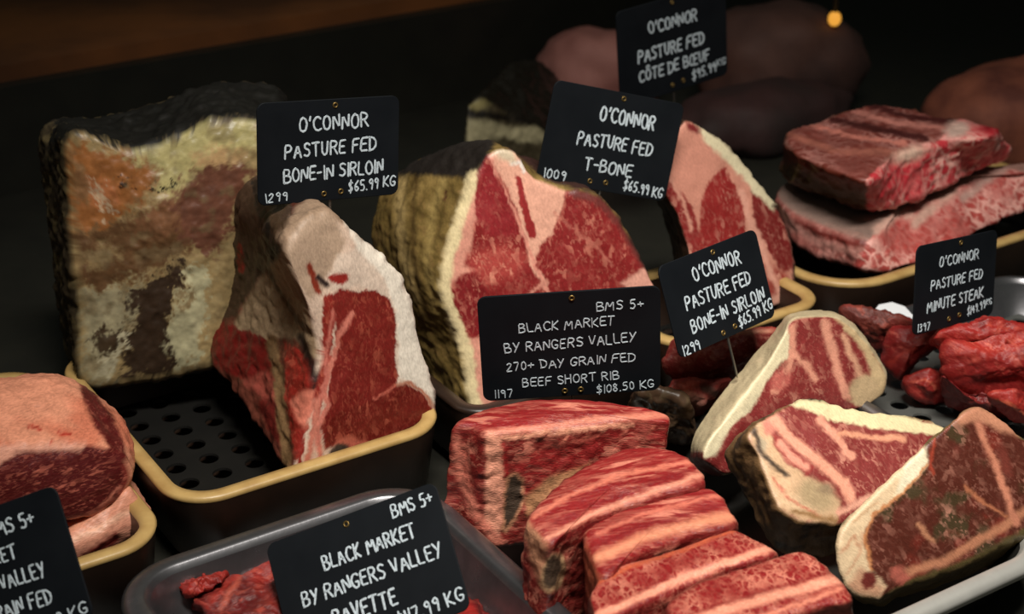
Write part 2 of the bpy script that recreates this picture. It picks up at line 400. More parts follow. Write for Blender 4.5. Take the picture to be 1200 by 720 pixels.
mb = MB(); mb.box(cw(-1.6, 1.385, 0), EU*2.75, EV*.015, (0, 0, .1)); struct('trim_2', mb, M_FLOOR)
mb = MB(); q = at(1172, 75, 2.3); mb.box(q-EU*.004, EU*.008, EV*.01, (0, 0, .8)); mb.box([q[0]-.006, q[1], 0], EU*.012, EV*.012, (0, 0, q[2]+.01)); struct('trim_3', mb, plain('dim_post', (90, 90, 82), .7))

# ------------------------------------------------------------------ trays
M_ENAMEL = plain('dark_brown_enamel', (48, 34, 26), .35, mottle=.35, scale=40)
M_OCHRE = plain('ochre_enamel_rim', (188, 156, 98), .4, rgb2=(168, 134, 80), scale=70, bump=.1)
M_GRID = plain('black_drain_plate', (22, 21, 19), .6, spec=.2, mottle=.3, scale=50)
M_STEEL = plain('brushed_steel', (128, 127, 130), .3, metal=.88, mottle=.25, scale=90, bump=.05)
M_STEELW = plain('pale_steel', (205, 203, 196), .38, metal=.55, mottle=.15, scale=90)
def rrect(w, h, r, n=10):
    P = []; D = []
    for cx, cy, a0 in ((w/2-r, h/2-r, 0), (-w/2+r, h/2-r, 90), (-w/2+r, -h/2+r, 180), (w/2-r, -h/2+r, 270)):
        for k in range(n+1):
            a = math.radians(a0+90*k/n); P.append((cx+r*math.cos(a), cy+r*math.sin(a))); D.append((math.cos(a), math.sin(a)))
    return np.array(P), np.array(D)
def loft_profile(mb, w, h, r, prof, cap_first=False, cap_last=False):
    P, D = rrect(w, h, r); n = len(P); V = []; Fc = []
    for off, z in prof:
        Q = P+D*off
        V += [(q[0], q[1], z) for q in Q]
    for l in range(len(prof)-1):
        for k in range(n):
            k2 = (k+1) % n; Fc.append((l*n+k, l*n+k2, (l+1)*n+k2, (l+1)*n+k))
    if cap_first: Fc.append(tuple(range(n))[::-1])
    if cap_last: Fc.append(tuple((len(prof)-1)*n+k for k in range(n)))
    mb.add(V, Fc)
def drain_plate(mb, w, h, z, pitch, r, th=.0015):
    nx = max(1, int(w/pitch)); ny = max(1, int(h/pitch)); px = w/nx; py = h/ny; n = 16
    for i in range(nx):
        for j in range(ny):
            cx = -w/2+px*(i+.5); cy = -h/2+py*(j+.5); V = []; Fc = []
            for k in range(n):
                a = 2*math.pi*k/n; c, s = math.cos(a), math.sin(a); m = max(abs(c), abs(s))
                V += [(cx+c/m*px/2, cy+s/m*py/2, z), (cx+c*r, cy+s*r, z), (cx+c*r*.95, cy+s*r*.95, z-th)]
            for k in range(n):
                k2 = (k+1) % n; Fc += [(3*k, 3*k2, 3*k2+1, 3*k+1), (3*k+1, 3*k2+1, 3*k2+2, 3*k+2)]
            mb.add(V, Fc)
def tray(name, label, u0, u1, v0, v1, zr=.055, z0=.004, body=None, rim=None, r=.03, rimw=.0095, plate=True, steel=False, plate_mat=None, pz=.016):
    w = u1-u0; h = v1-v0; c = cw((u0+u1)/2, (v0+v1)/2, 0)
    root = empty(name, c, label, 'tray', None, Matrix.Translation(Vector(c)) @ Matrix.Rotation(CASE, 4, 'Z'))
    body = body or M_ENAMEL; rim = rim or M_OCHRE
    mb = MB()
    if steel:
        loft_profile(mb, w, h, r, [(-rimw-.012, z0), (-rimw-.002, zr-.006), (-rimw, zr-.002)], cap_first=True)
        loft_profile(mb, w, h, r, [(-rimw-.0015, zr-.004), (-rimw-.014, z0+.005), (-rimw-.02, z0+.002)], cap_last=True)
        mb.build('pan', body, root)
        mb = MB(); loft_profile(mb, w, h, r, [(-rimw-.0015, zr-.004), (-rimw+.0005, zr-.001), (-rimw+.002, zr), (-.004, zr-.0008), (-.001, zr-.003), (-.0002, zr-.007), (-.0015, zr-.007), (-.003, zr-.004), (-rimw, zr-.003)])
        mb.build('rim', rim, root)
    else:
        loft_profile(mb, w, h, r, [(-.012, z0), (-.006, z0+.006), (-.001, zr-.008), (-.0005, zr-.0035)], cap_first=True)
        loft_profile(mb, w, h, r, [(-rimw+.0005, zr-.0035), (-rimw-.001, zr-.012), (-rimw-.006, z0+.006), (-rimw-.012, z0+.003)], cap_last=True)
        mb.build('pan', body, root)
        mb = MB(); loft_profile(mb, w, h, r, [(-.0008, zr-.0045), (.0002, zr-.002), (-.0012, zr-.0003), (-rimw*.5, zr), (-rimw+.001, zr-.0005), (-rimw, zr-.004)])
        mb.build('rim', rim, root)
    if plate:
        mb = MB(); drain_plate(mb, w-2*rimw-.03, h-2*rimw-.03, z0+pz, .0198, .0062)
        mb.build('drain_plate', plate_mat or M_GRID, root, False)
    return root
tray('enamel_tray', 'brown enamel tray with ochre rim under the upright bone-in sirloin roast', .258, .437, .737, .95)
tray('enamel_tray', 'ochre-rimmed enamel tray holding the fat-capped striploin at the far left', .02, .246, .715, .952)
tray('enamel_tray', 'enamel tray beneath the big roast behind the short rib card', .447, .600, .737, 1.0, r=.02, rim=M_ENAMEL)
tray('enamel_tray', 'ochre-rimmed tray with rounded corner under the upright rib steak', .608, .748, .740, .85, r=.025)
tray('enamel_tray', 'ochre-rimmed tray under the two stacked rib racks', .757, 1.06, .742, .90, r=.05)
tray('enamel_tray', 'dim ochre-rimmed tray behind, cut by the left edge of the photo', .02, .272, 1.15, 1.35)
tray('steel_tray', 'grey steel tray in the foreground holding the bavette', .200, .394, .42, .709, .05, .004, M_STEEL, M_STEEL, r=.04, rimw=.014, plate=False, steel=True)
tray('steel_tray', 'pale steel tray under the short ribs and the three thick steaks', .43, .665, .455, .706, .042, .004, plain('dull_tray_inside', (60, 58, 55), .4, metal=.6), M_STEELW, r=.04, rimw=.011, plate=False, steel=True)
tray('steel_tray', 'perforated steel tray at right under the thin red steaks', .672, .925, .47, .722, .045, .004, M_STEEL, M_STEEL, r=.04, rimw=.009, plate=True, steel=True, plate_mat=plain('pale_perforated_steel', (104, 105, 101), .4, metal=.4, mottle=.2))

# ------------------------------------------------------------------ meat: bone-in sirloin roast
DK = (62, 46, 33)
M_SIR = meat_mat('dark_red_lean', (170, 85, 65), 130, (1, 1.8, 1), .6, .05, .32, 420, (1, 2, 1), .28)
P0 = plane_base((347, 560), (505, 497), .046, 12)
F = [(347, 560), (350, 530), (358, 490), (366, 450), (371, 410), (360, 365), (345, 325), (335, 290), (355, 262), (383, 250), (402, 262), (425, 283), (447, 298), (469, 320), (482, 350), (494, 390), (503, 430), (511, 470), (510, 492), (472, 515), (430, 533), (390, 549)]
B = [(232, 394), (230, 385), (236, 365), (243, 345), (250, 315), (254, 280), (256, 250), (258, 213), (272, 190), (290, 184), (307, 204), (318, 232), (328, 258), (338, 278), (350, 285), (360, 305), (372, 322), (380, 345), (382, 368), (360, 375), (320, 383), (275, 390)]
PB = plane_base((232, 394), (392, 330), .062, 12)
FAT = (214, 200, 182); LEAN = (112, 30, 25); PINK = (190, 122, 104)
cut('sirloin_roast', 'upright bone-in sirloin roast with white fat edge standing in the ochre-rimmed tray', 'meat', bp(F, P0), bp(B, PB), M_SIR, (205, 178, 158), (82, 42, 30), DK, [
    # side: crust, ribs, red ends
    ('p', [(250, 190), (300, 180), (345, 215), (335, 290), (300, 330), (275, 370), (228, 385), (235, 300)], (66, 48, 34), dict(z='s', part='dry_crust', r=.5)),
    ('l', [(300, 215), (310, 260), (322, 300), (330, 330)], (30, 24, 18), dict(z='s', w=12, part='dry_crust')),  # dark valley between ridge and tan bump: shade painted over the crust
    ('l', [(280, 290), (283, 318)], (120, 30, 20), dict(z='s', w=6)),
    ('p', [(302, 330), (318, 312), (335, 290), (345, 325), (360, 365), (371, 400), (371, 425), (358, 410), (345, 395), (322, 398), (300, 405), (284, 395), (275, 380), (290, 350)], (150, 126, 98), dict(z='a', part='dry_crust', soft=4, r=.55)),
    ('l', [(310, 310), (330, 345), (350, 378), (368, 392)], (88, 68, 48), dict(z='a', w=5, soft=2)),
    ('p', [(228, 385), (260, 378), (300, 392), (318, 400), (323, 440), (312, 450), (285, 445), (250, 432), (240, 420)], (104, 24, 20), dict(z='s')),
    ('p', [(285, 445), (312, 436), (322, 446), (325, 470), (300, 470), (290, 458)], (140, 66, 55), dict(z='s', soft=4)),
    ('p', [(240, 420), (270, 468), (300, 503), (345, 560), (338, 540), (330, 500), (312, 470), (285, 452), (258, 432)], (104, 54, 42), dict(z='s', soft=3)),
    ('p', [(300, 470), (320, 465), (328, 500), (334, 530), (318, 510)], (96, 28, 24), dict(z='s', soft=3)),
    ('p', [(334, 400), (362, 420), (371, 450), (362, 490), (352, 552), (342, 520), (334, 460)], (132, 36, 28), dict(z='a', m=.5)),
    ('p', [(339, 472), (352, 460), (369, 452), (369, 478), (358, 503), (345, 490)], (196, 112, 92), dict(z='a', soft=3)),
    ('l', [(352, 395), (366, 430), (370, 452)], (36, 20, 16), dict(z='a', w=9, soft=4)),
    ('l', [(318, 398), (326, 440), (331, 490), (336, 545)], (120, 92, 62), dict(z='s', w=12, part='rib_bone', soft=2)),
    # cut face
    ('p', [(325, 280), (345, 245), (365, 225), (400, 230), (425, 280), (400, 262), (383, 252), (356, 262), (336, 292)], (150, 124, 102), dict(z='s', soft=4, part='dry_crust', r=.55)),
    ('p', [(333, 292), (355, 258), (383, 248), (396, 258), (405, 285), (396, 303), (385, 320), (376, 342), (362, 352), (345, 327)], (168, 142, 120), dict(z='a', soft=5, part='dry_crust', r=.5)),
    ('l', [(362, 312), (367, 326), (373, 342)], (120, 40, 22), dict(w=7, soft=2)),
    ('l', [(372, 325), (382, 333)], (40, 26, 24), dict(w=6, soft=2)),
    ('p', [(395, 300), (418, 290), (440, 312), (456, 345), (466, 400), (470, 440), (462, 452), (452, 350), (420, 335), (390, 340), (385, 325)], (208, 186, 168), dict(part='fat_cap', soft=4)),
    ('p', [(402, 258), (425, 280), (447, 296), (470, 318), (484, 350), (496, 390), (505, 430), (512, 475), (500, 462), (478, 448), (468, 442), (468, 405), (462, 360), (448, 325), (420, 292)], (228, 216, 200), dict(part='fat_cap', z='a', soft=3)),
    ('p', [(378, 348), (390, 344), (394, 372), (386, 425), (378, 468), (371, 512), (364, 520), (368, 470), (377, 415)], (130, 38, 31), dict(m=.8)),
    ('e', (398, 327, 12, 7, -8), (140, 38, 32), dict()),
    ('p', [(388, 348), (400, 339), (420, 342), (442, 341), (457, 352), (462, 368), (465, 400), (463, 420), (467, 440), (464, 455), (444, 470), (424, 482), (398, 518), (381, 528), (376, 500), (384, 462), (389, 430), (394, 400), (393, 370)], LEAN, dict(m=.55)),
    ('p', [(463, 454), (478, 450), (495, 460), (505, 476), (507, 490), (500, 500), (470, 513), (440, 523), (420, 526), (402, 518), (386, 525), (382, 505), (398, 482), (430, 472)], (102, 27, 21), dict(m=.7)),
    ('l', [(464, 452), (478, 448), (496, 458), (507, 476), (509, 492)], (176, 112, 88), dict(w=3.5, soft=1.5)),
    ('l', [(463, 452), (450, 463), (438, 468)], (186, 96, 80), dict(w=3, soft=1.5)),
    ('l', [(412, 368), (400, 390), (388, 425), (379, 462), (384, 475), (373, 500), (374, 545)], (192, 112, 96), dict(w=7, soft=2, m=.1)),
    ('l', [(390, 365), (385, 403), (381, 425), (382, 448), (370, 480)], (186, 104, 90), dict(w=4, soft=2)),
    ('l', [(372, 470), (368, 510), (358, 550)], (188, 112, 94), dict(w=8, soft=3)),
    ('p', [(388, 530), (395, 515), (412, 512), (440, 520), (432, 530), (395, 548)], (176, 92, 74), dict(m=.3, soft=3)),
    ('e', (398, 530, 13, 9, -20), (62, 50, 42), dict(part='rib_bone#2', soft=2)),
    ('p', [(495, 500), (508, 478), (512, 480), (511, 495)], (205, 170, 150), dict(soft=2)),
], marb=.1, smarb=.25, bevel=.006, bulge=.003, amp=.0012, samp=.0036, freq=38, seed=3, belly=.0)

# ------------------------------------------------------------------ meat: whole aged loin at left
M_LOIN = meat_mat('aged_fat_and_rind', (190, 176, 134), 60, (1, 1, 1), .3, .05, .3, 200, (1, 1.2, 1), .3)
PL = plane_base((100, 455), (235, 437), .05, 11)
F = [(100, 452), (92, 400), (86, 340), (80, 280), (76, 220), (74, 168), (86, 152), (120, 160), (150, 172), (185, 168), (215, 153), (240, 140), (268, 136), (300, 140), (325, 150), (332, 200), (325, 260), (315, 330), (300, 400), (270, 425), (235, 440), (170, 452)]
B = [(86, 440), (74, 385), (66, 330), (58, 270), (50, 210), (45, 180), (50, 150), (75, 138), (120, 132), (160, 125), (200, 112), (235, 98), (265, 92), (305, 96), (335, 105), (340, 160), (335, 220), (325, 290), (312, 350), (290, 385), (230, 405), (140, 425)]
cut('whole_loin', 'large dry-aged whole loin with mottled cream and brown face, standing upright at far left', 'meat', bp(F, PL), bp(B, shift(PL, EV*.085)), M_LOIN, (150, 128, 88), (58, 48, 33), (30, 26, 20), [
    ('n', (60, .0, .5, 2.2), (103, 89, 60), dict(z='s', s=4)),
    ('p', [(60, 120), (350, 60), (350, 142), (300, 141), (268, 137), (240, 142), (216, 155), (186, 170), (150, 174), (118, 162), (86, 156), (70, 170), (56, 200)], (20, 18, 14), dict(z='a', soft=4, part='dry_crust', r=.6)),
    ('p', [(74, 168), (140, 178), (180, 200), (180, 225), (150, 252), (130, 272), (86, 277), (78, 220)], (144, 91, 48), dict(soft=9)),
    ('e', (118, 225, 22, 16, 30), (168, 103, 63), dict(soft=8)),
    ('e', (146, 217, 8, 5, 0), (51, 30, 18), dict(soft=3)),
    ('l', [(110, 215), (120, 228), (128, 246)], (184, 159, 129), dict(w=7, soft=4)),
    ('p', [(85, 277), (130, 266), (200, 240), (232, 225), (227, 275), (216, 300), (172, 322), (120, 342), (92, 332)], (96, 68, 43), dict(soft=8)),
    ('e', (195, 255, 32, 18, -20), (120, 82, 56), dict(soft=10)),
    ('e', (118, 300, 22, 12, -20), (137, 115, 79), dict(soft=8)),
    ('p', [(150, 174), (185, 170), (215, 155), (240, 142), (300, 141), (302, 172), (268, 185), (232, 200), (205, 224), (184, 220), (188, 196), (155, 184)], (175, 163, 110), dict(soft=6)),
    ('e', (255, 188, 28, 14, -10), (178, 144, 101), dict(soft=8)),
    ('p', [(215, 212), (255, 192), (300, 195), (275, 260), (245, 300), (216, 286), (205, 240)], (104, 65, 49), dict(soft=7)),
    ('l', [(176, 222), (190, 221), (205, 217)], (30, 22, 15), dict(w=3, soft=1.5)),
    ('p', [(95, 340), (150, 338), (168, 325), (162, 360), (142, 400), (132, 445), (98, 452)], (151, 141, 111), dict(soft=6)),
    ('n', (90, .05, .45, 1), (113, 96, 68), dict(s=8, o=.55)),
    ('p', [(146, 348), (180, 325), (214, 310), (224, 318), (202, 345), (196, 380), (206, 420), (200, 437), (150, 444), (144, 402), (158, 370)], (53, 39, 28), dict(soft=4)),
    ('p', [(225, 310), (250, 322), (238, 370), (232, 425), (205, 432), (196, 390), (208, 345)], (170, 163, 129), dict(soft=4)),
    ('e', (218, 350, 7, 16, 25), (129, 111, 79), dict(soft=4)),
    ('p', [(104, 395), (150, 378), (138, 408), (116, 424)], (63, 49, 34), dict(soft=4)),
    ('l', [(120, 440), (140, 410), (146, 392)], (177, 168, 139), dict(w=9, soft=4)),
], marb=.25, smarb=.0, rough=.4, srough=.55, bevel=.008, bulge=.004, amp=.0035, samp=.005, freq=32, seed=11, warp=15, mott=.3, main='fat_face', side_part='rind')

# ------------------------------------------------------------------ meat: T-bone roast behind the short rib card
M_TB = meat_mat('bright_red_lean', (220, 140, 118), 120, (1, 1.7, 1), 1.0, .06, .3, 420, (1, 1.6, 1), .25)
PT = plane_base((557, 485), (768, 455), .022, 14)
F = [(557, 485), (548, 457), (542, 412), (527, 375), (516, 340), (519, 305), (535, 258), (552, 212), (562, 197), (571, 181), (585, 172), (601, 175), (613, 190), (625, 206), (645, 215), (662, 221), (682, 222), (706, 232), (726, 255), (746, 290), (760, 315), (772, 340), (777, 380), (774, 430), (768, 462), (700, 472), (620, 482)]
B = [(470, 400), (460, 380), (452, 350), (444, 325), (436, 295), (434, 262), (442, 232), (460, 206), (478, 192), (496, 184), (515, 180), (540, 178), (560, 177), (578, 178), (596, 182), (610, 188), (625, 196), (640, 206), (655, 222), (668, 245), (678, 270), (686, 300), (690, 330), (688, 365), (680, 385), (640, 392), (560, 398)]
PTB = shift(PT, EV*.12)
cut('t_bone_roast', 'big T-bone roast with yellow fat side and red marbled face behind the short rib card', 'meat', bp(F, PT), bp(B, PTB), M_TB, (134, 36, 36), (122, 100, 54), DK, [
    ('n', (40, -.1, .5, 1), (150, 124, 72), dict(z='s', s=2)),
    ('l', [(475, 190), (468, 230), (470, 290), (486, 350)], (176, 150, 98), dict(z='s', w=10, soft=6)),
    ('l', [(490, 195), (484, 240), (484, 300), (500, 380)], (88, 68, 36), dict(z='s', w=6, soft=4)),
    ('l', [(520, 210), (505, 260), (500, 310), (515, 370)], (158, 134, 80), dict(z='s', w=8, soft=5)),
    ('l', [(524, 225), (522, 236)], (70, 35, 25), dict(z='s', w=3)),
    ('p', [(420, 130), (590, 130), (580, 170), (564, 196), (551, 211), (500, 205), (465, 206), (440, 222), (420, 220)], (34, 28, 24), dict(z='s', soft=4, part='dry_crust', r=.6)),
    ('p', [(560, 150), (640, 150), (790, 330), (790, 470), (760, 400), (735, 270), (700, 228), (640, 212), (612, 188), (585, 168)], (60, 36, 30), dict(z='s', soft=3, part='dry_crust', r=.6)),
    # face
    ('p', [(556, 205), (559, 240), (553, 285), (545, 312), (560, 316), (540, 322), (527, 342), (531, 375), (545, 396), (562, 396), (574, 415), (580, 445), (575, 484), (556, 486), (546, 457), (540, 412), (525, 375), (514, 340), (517, 305), (533, 258)], (218, 150, 130), dict(soft=3, part='fat_cap')),
    ('l', [(555, 208), (540, 252), (526, 300), (521, 340), (532, 375), (547, 412), (552, 455), (560, 484)], (226, 206, 160), dict(w=15, soft=3, part='fat_cap', z='a')),
    ('p', [(530, 342), (538, 324), (553, 319), (571, 335), (563, 393), (546, 388), (534, 360)], (126, 32, 34), dict(m=.7)),
    ('p', [(550, 300), (590, 285), (618, 300), (600, 325), (572, 335), (553, 318)], (170, 66, 60), dict(m=1.3, soft=8)),
    ('p', [(572, 182), (585, 171), (601, 174), (614, 190), (626, 206), (645, 214), (663, 221), (657, 250), (650, 268), (632, 290), (626, 310), (642, 332), (638, 340), (622, 310), (614, 275), (604, 242), (590, 212)], (230, 170, 146), dict(part='bone_and_fat', soft=2)),
    ('p', [(604, 203), (612, 210), (617, 235), (625, 262), (628, 277), (620, 279), (611, 250), (606, 225)], (150, 42, 42), dict()),
    ('l', [(599, 190), (610, 190), (613, 200)], (235, 225, 215), dict(w=4, soft=2)),
    ('e', (592, 180, 15, 8, 25), (206, 186, 158), dict(soft=4, part='bone_and_fat')),
    ('l', [(575, 186), (586, 215), (602, 248), (616, 282), (632, 322), (645, 350)], (222, 146, 128), dict(w=3.5, soft=1.5)),
    ('p', [(562, 197), (573, 186), (586, 214), (600, 248), (608, 275), (570, 275), (556, 250), (558, 215)], (140, 36, 40), dict(m=.3)),
    ('p', [(664, 222), (684, 221), (706, 231), (726, 254), (747, 290), (762, 318), (755, 322), (735, 285), (715, 255), (700, 240), (672, 232)], (104, 46, 42), dict(soft=3)),
    ('p', [(728, 332), (745, 322), (760, 310), (775, 335), (776, 345), (745, 348)], (216, 156, 138), dict(soft=3)),
    ('l', [(650, 250), (670, 268), (700, 290), (716, 312)], (200, 120, 104), dict(w=2.5, soft=2, o=.7)),
    ('l', [(640, 330), (600, 360), (560, 398)], (214, 142, 124), dict(w=4, soft=2)),
], marb=.55, smarb=.05, rough=.42, srough=.5, bevel=.005, bulge=.003, amp=.001, samp=.003, freq=35, seed=21, belly=.006, side_part='fat_side')

# ------------------------------------------------------------------ meat: upright rib steak (cote de boeuf)
M_RIB = meat_mat('rib_eye_lean', (215, 150, 130), 110, (1, 1.7, 1), .5, .06, .3, 450, (1, 4, 1))
PC = plane3((860, 372, .04), (931, 347, .04), (820, 147, .17))
F = [(850, 378), (905, 362), (931, 348), (933, 320), (930, 290), (922, 260), (911, 239), (890, 214), (868, 189), (845, 166), (820, 147), (803, 141), (786, 165), (776, 195), (778, 222), (792, 250), (802, 280), (808, 310), (820, 350)]
cut('rib_steak', 'thick upright bone-in rib steak with pale fat edge, behind the right sirloin card', 'meat', bp(F, PC), bp(sh(F, -22, -5, .95, .92), shift(PC, EV*.05)), M_RIB, (206, 140, 120), (58, 40, 30), DK, [
    ('p', [(819, 268), (822, 235), (830, 214), (850, 196), (860, 216), (868, 230), (874, 266), (868, 300), (850, 320), (828, 330), (815, 300)], (142, 40, 38), dict(m=.5)),
    ('p', [(880, 222), (900, 230), (914, 245), (928, 289), (929, 315), (918, 320), (905, 300), (892, 280), (884, 262)], (120, 36, 34), dict(m=.5)),
    ('p', [(776, 200), (785, 215), (800, 228), (812, 244), (820, 278), (816, 310), (806, 290), (794, 250), (778, 225)], (138, 44, 42), dict(m=1.0)),
    ('l', [(784, 210), (800, 236), (810, 270)], (214, 150, 130), dict(w=4, soft=2)),
    ('p', [(868, 300), (885, 285), (905, 310), (922, 322), (925, 345), (905, 358), (870, 366), (855, 340)], (150, 60, 52), dict(m=1.0, soft=5)),
    ('l', [(868, 225), (880, 262), (892, 290), (905, 325), (918, 345)], (222, 160, 140), dict(w=8, soft=3)),
    ('p', [(815, 146), (845, 164), (868, 187), (890, 212), (912, 238), (906, 246), (884, 226), (862, 200), (845, 184), (828, 168)], (222, 208, 172), dict(soft=3, z='a', part='fat_rim')),
    ('p', [(803, 141), (820, 147), (822, 158), (806, 152)], (120, 40, 40), dict(soft=3)),
    ('l', [(908, 240), (922, 262), (931, 292), (933, 340)], (60, 38, 32), dict(w=5, soft=2, z='a')),
    ('p', [(895, 365), (905, 345), (930, 338), (931, 350), (905, 362)], (206, 150, 130), dict(soft=3)),
], marb=.15, smarb=.05, bevel=.004, amp=.001, samp=.0025, seed=31)

# ------------------------------------------------------------------ meat: stacked rib racks at upper right
M_RACK = meat_mat('rack_lean', (232, 170, 158), 62, (1, 1.2, 1), .4, .085, .35, 350, (1, 3, 1), net=.9)
LT = [(908, 224), (930, 205), (1000, 195), (1080, 190), (1172, 194), (1215, 190), (1240, 200), (1180, 204), (1130, 216), (1111, 228), (1075, 236), (1047, 250), (1022, 280), (960, 262), (925, 245)]
LB = [(914, 262), (930, 240), (1000, 230), (1080, 225), (1180, 225), (1230, 225), (1250, 235), (1200, 248), (1150, 272), (1124, 287), (1095, 300), (1072, 310), (1022, 322), (975, 309), (935, 294)]
cut('rib_rack', 'pale pink rib rack lying underneath, lower of the two stacked rib racks', 'meat', bp(LT, planez(.076)), bp(LB, planez(.05)), M_RACK, (150, 112, 100), (152, 86, 78), None, [
    ('p', [(900, 215), (1000, 185), (1110, 185), (1111, 225), (1047, 250), (1022, 280), (960, 262), (925, 245)], (136, 112, 102), dict(soft=6, part='fat_sheet')),
    ('l', [(935, 262), (975, 280), (1018, 287)], (120, 48, 42), dict(z='s', w=8, soft=3)),
    ('l', [(925, 262), (960, 285), (1012, 298)], (168, 116, 106), dict(z='s', w=9, soft=4)),
    ('p', [(1018, 283), (1047, 250), (1111, 226), (1175, 196), (1200, 202), (1260, 190), (1260, 250), (1200, 250), (1124, 290), (1072, 312), (1022, 324), (1000, 312)], (176, 74, 68), dict(z='a', m=1.4, part='cut_end')),
    ('l', [(1028, 270), (1050, 252), (1068, 252)], (206, 164, 148), dict(z='a', w=9, soft=4)),
    ('l', [(1072, 262), (1096, 240), (1116, 226)], (204, 160, 144), dict(z='a', w=12, soft=4)),
    ('l', [(1130, 232), (1152, 214), (1175, 197)], (200, 158, 146), dict(z='a', w=12, soft=4)),
], marb=.2, smarb=.5, bevel=.006, bulge=.003, amp=.002, samp=.003, freq=40, seed=41, rough=.5)
UT = [(920, 160), (932, 150), (970, 137), (1021, 121), (1092, 134), (1124, 138), (1150, 144), (1168, 152), (1150, 163), (1110, 165), (1080, 172), (1053, 178), (1017, 211), (975, 198), (935, 182)]
UB = [(916, 200), (935, 185), (975, 175), (1025, 165), (1095, 165), (1130, 165), (1160, 168), (1187, 180), (1165, 193), (1135, 208), (1105, 224), (1070, 238), (1030, 248), (975, 236), (932, 220)]
cut('rib_rack', 'red rib rack lying on top, upper of the two stacked rib racks', 'meat', bp(UT, planez(.126)), bp(UB, planez(.084)), M_RACK, (112, 52, 44), (92, 54, 42), None, [
    ('l', [(925, 158), (980, 178), (1050, 178)], (150, 88, 74), dict(z='a', w=7, soft=3)),
    ('l', [(950, 146), (1000, 160), (1060, 168)], (186, 112, 98), dict(w=5, soft=2)),
    ('l', [(975, 140), (1030, 152), (1085, 162)], (66, 26, 24), dict(w=8, soft=3)),
    ('l', [(1000, 130), (1050, 144), (1105, 150)], (190, 120, 108), dict(w=5, soft=2)),
    ('l', [(1020, 124), (1070, 138), (1115, 142)], (70, 28, 26), dict(w=7, soft=2)),
    ('l', [(918, 178), (960, 200), (1015, 212)], (104, 44, 32), dict(z='s', w=14, soft=5)),
    ('l', [(918, 200), (960, 222), (1015, 236)], (80, 58, 40), dict(z='s', w=16, soft=5, part='fat_sheet')),
    ('p', [(1015, 212), (1030, 196), (1053, 178), (1100, 165), (1112, 150), (1126, 138), (1168, 150), (1188, 175), (1188, 186), (1106, 228), (1036, 250), (1016, 246)], (200, 58, 66), dict(z='a', m=1.5, part='cut_end')),
    ('e', (1066, 181, 22, 8, -18), (214, 176, 156), dict(z='a', soft=5, part='rib_bone')),
    ('e', (1122, 152, 16, 10, -20), (206, 172, 158), dict(z='a', soft=5, part='rib_bone#2')),
    ('e', (1160, 152, 16, 6, 20), (150, 30, 38), dict(z='a', soft=5)),
], marb=.4, smarb=.3, bevel=.006, bulge=.003, amp=.003, samp=.004, freq=50, seed=43, rough=.4)

# ------------------------------------------------------------------ meat: five short ribs
M_SHORT = meat_mat('streaked_short_rib', (212, 132, 110), 95, (.42, 2.5, 1.8), -.1, .075, .45, 380, (1, 4, 3), .6, fl=.538)
M_SHORTN = meat_mat('net_marbled_short_rib', (206, 126, 104), 125, (1.5, .9, 1.2), .15, .07, .4, 380, (2, 2, 3), .6, net=.85)
SL = (132, 27, 28); SF = (204, 122, 100); BONE = (86, 62, 44); BONEF = (170, 128, 96)
def short_rib(label, T, zt, paint, seed, d=(0, 0), marb=.78, zb=.024):
    pl = planez(zt); Tw = bp(sh(T, 0, 0, .985, .955), pl); Bw = Tw.copy(); c = Bw.mean(0); Bw = c+(Bw-c)*.96; Bw[:, 2] = zb; Bw[:, 0] += d[0]; Bw[:, 1] += d[1]
    return cut('short_rib', label, 'meat', Tw, Bw, (M_SHORTN if seed in (57, 59) else M_SHORT), SL, (112, 30, 27), None, paint, marb=marb, smarb=.7, bevel=.004, bulge=.002, amp=.0014, samp=.0022, freq=55, seed=seed,
               group=None, warp=3.0)
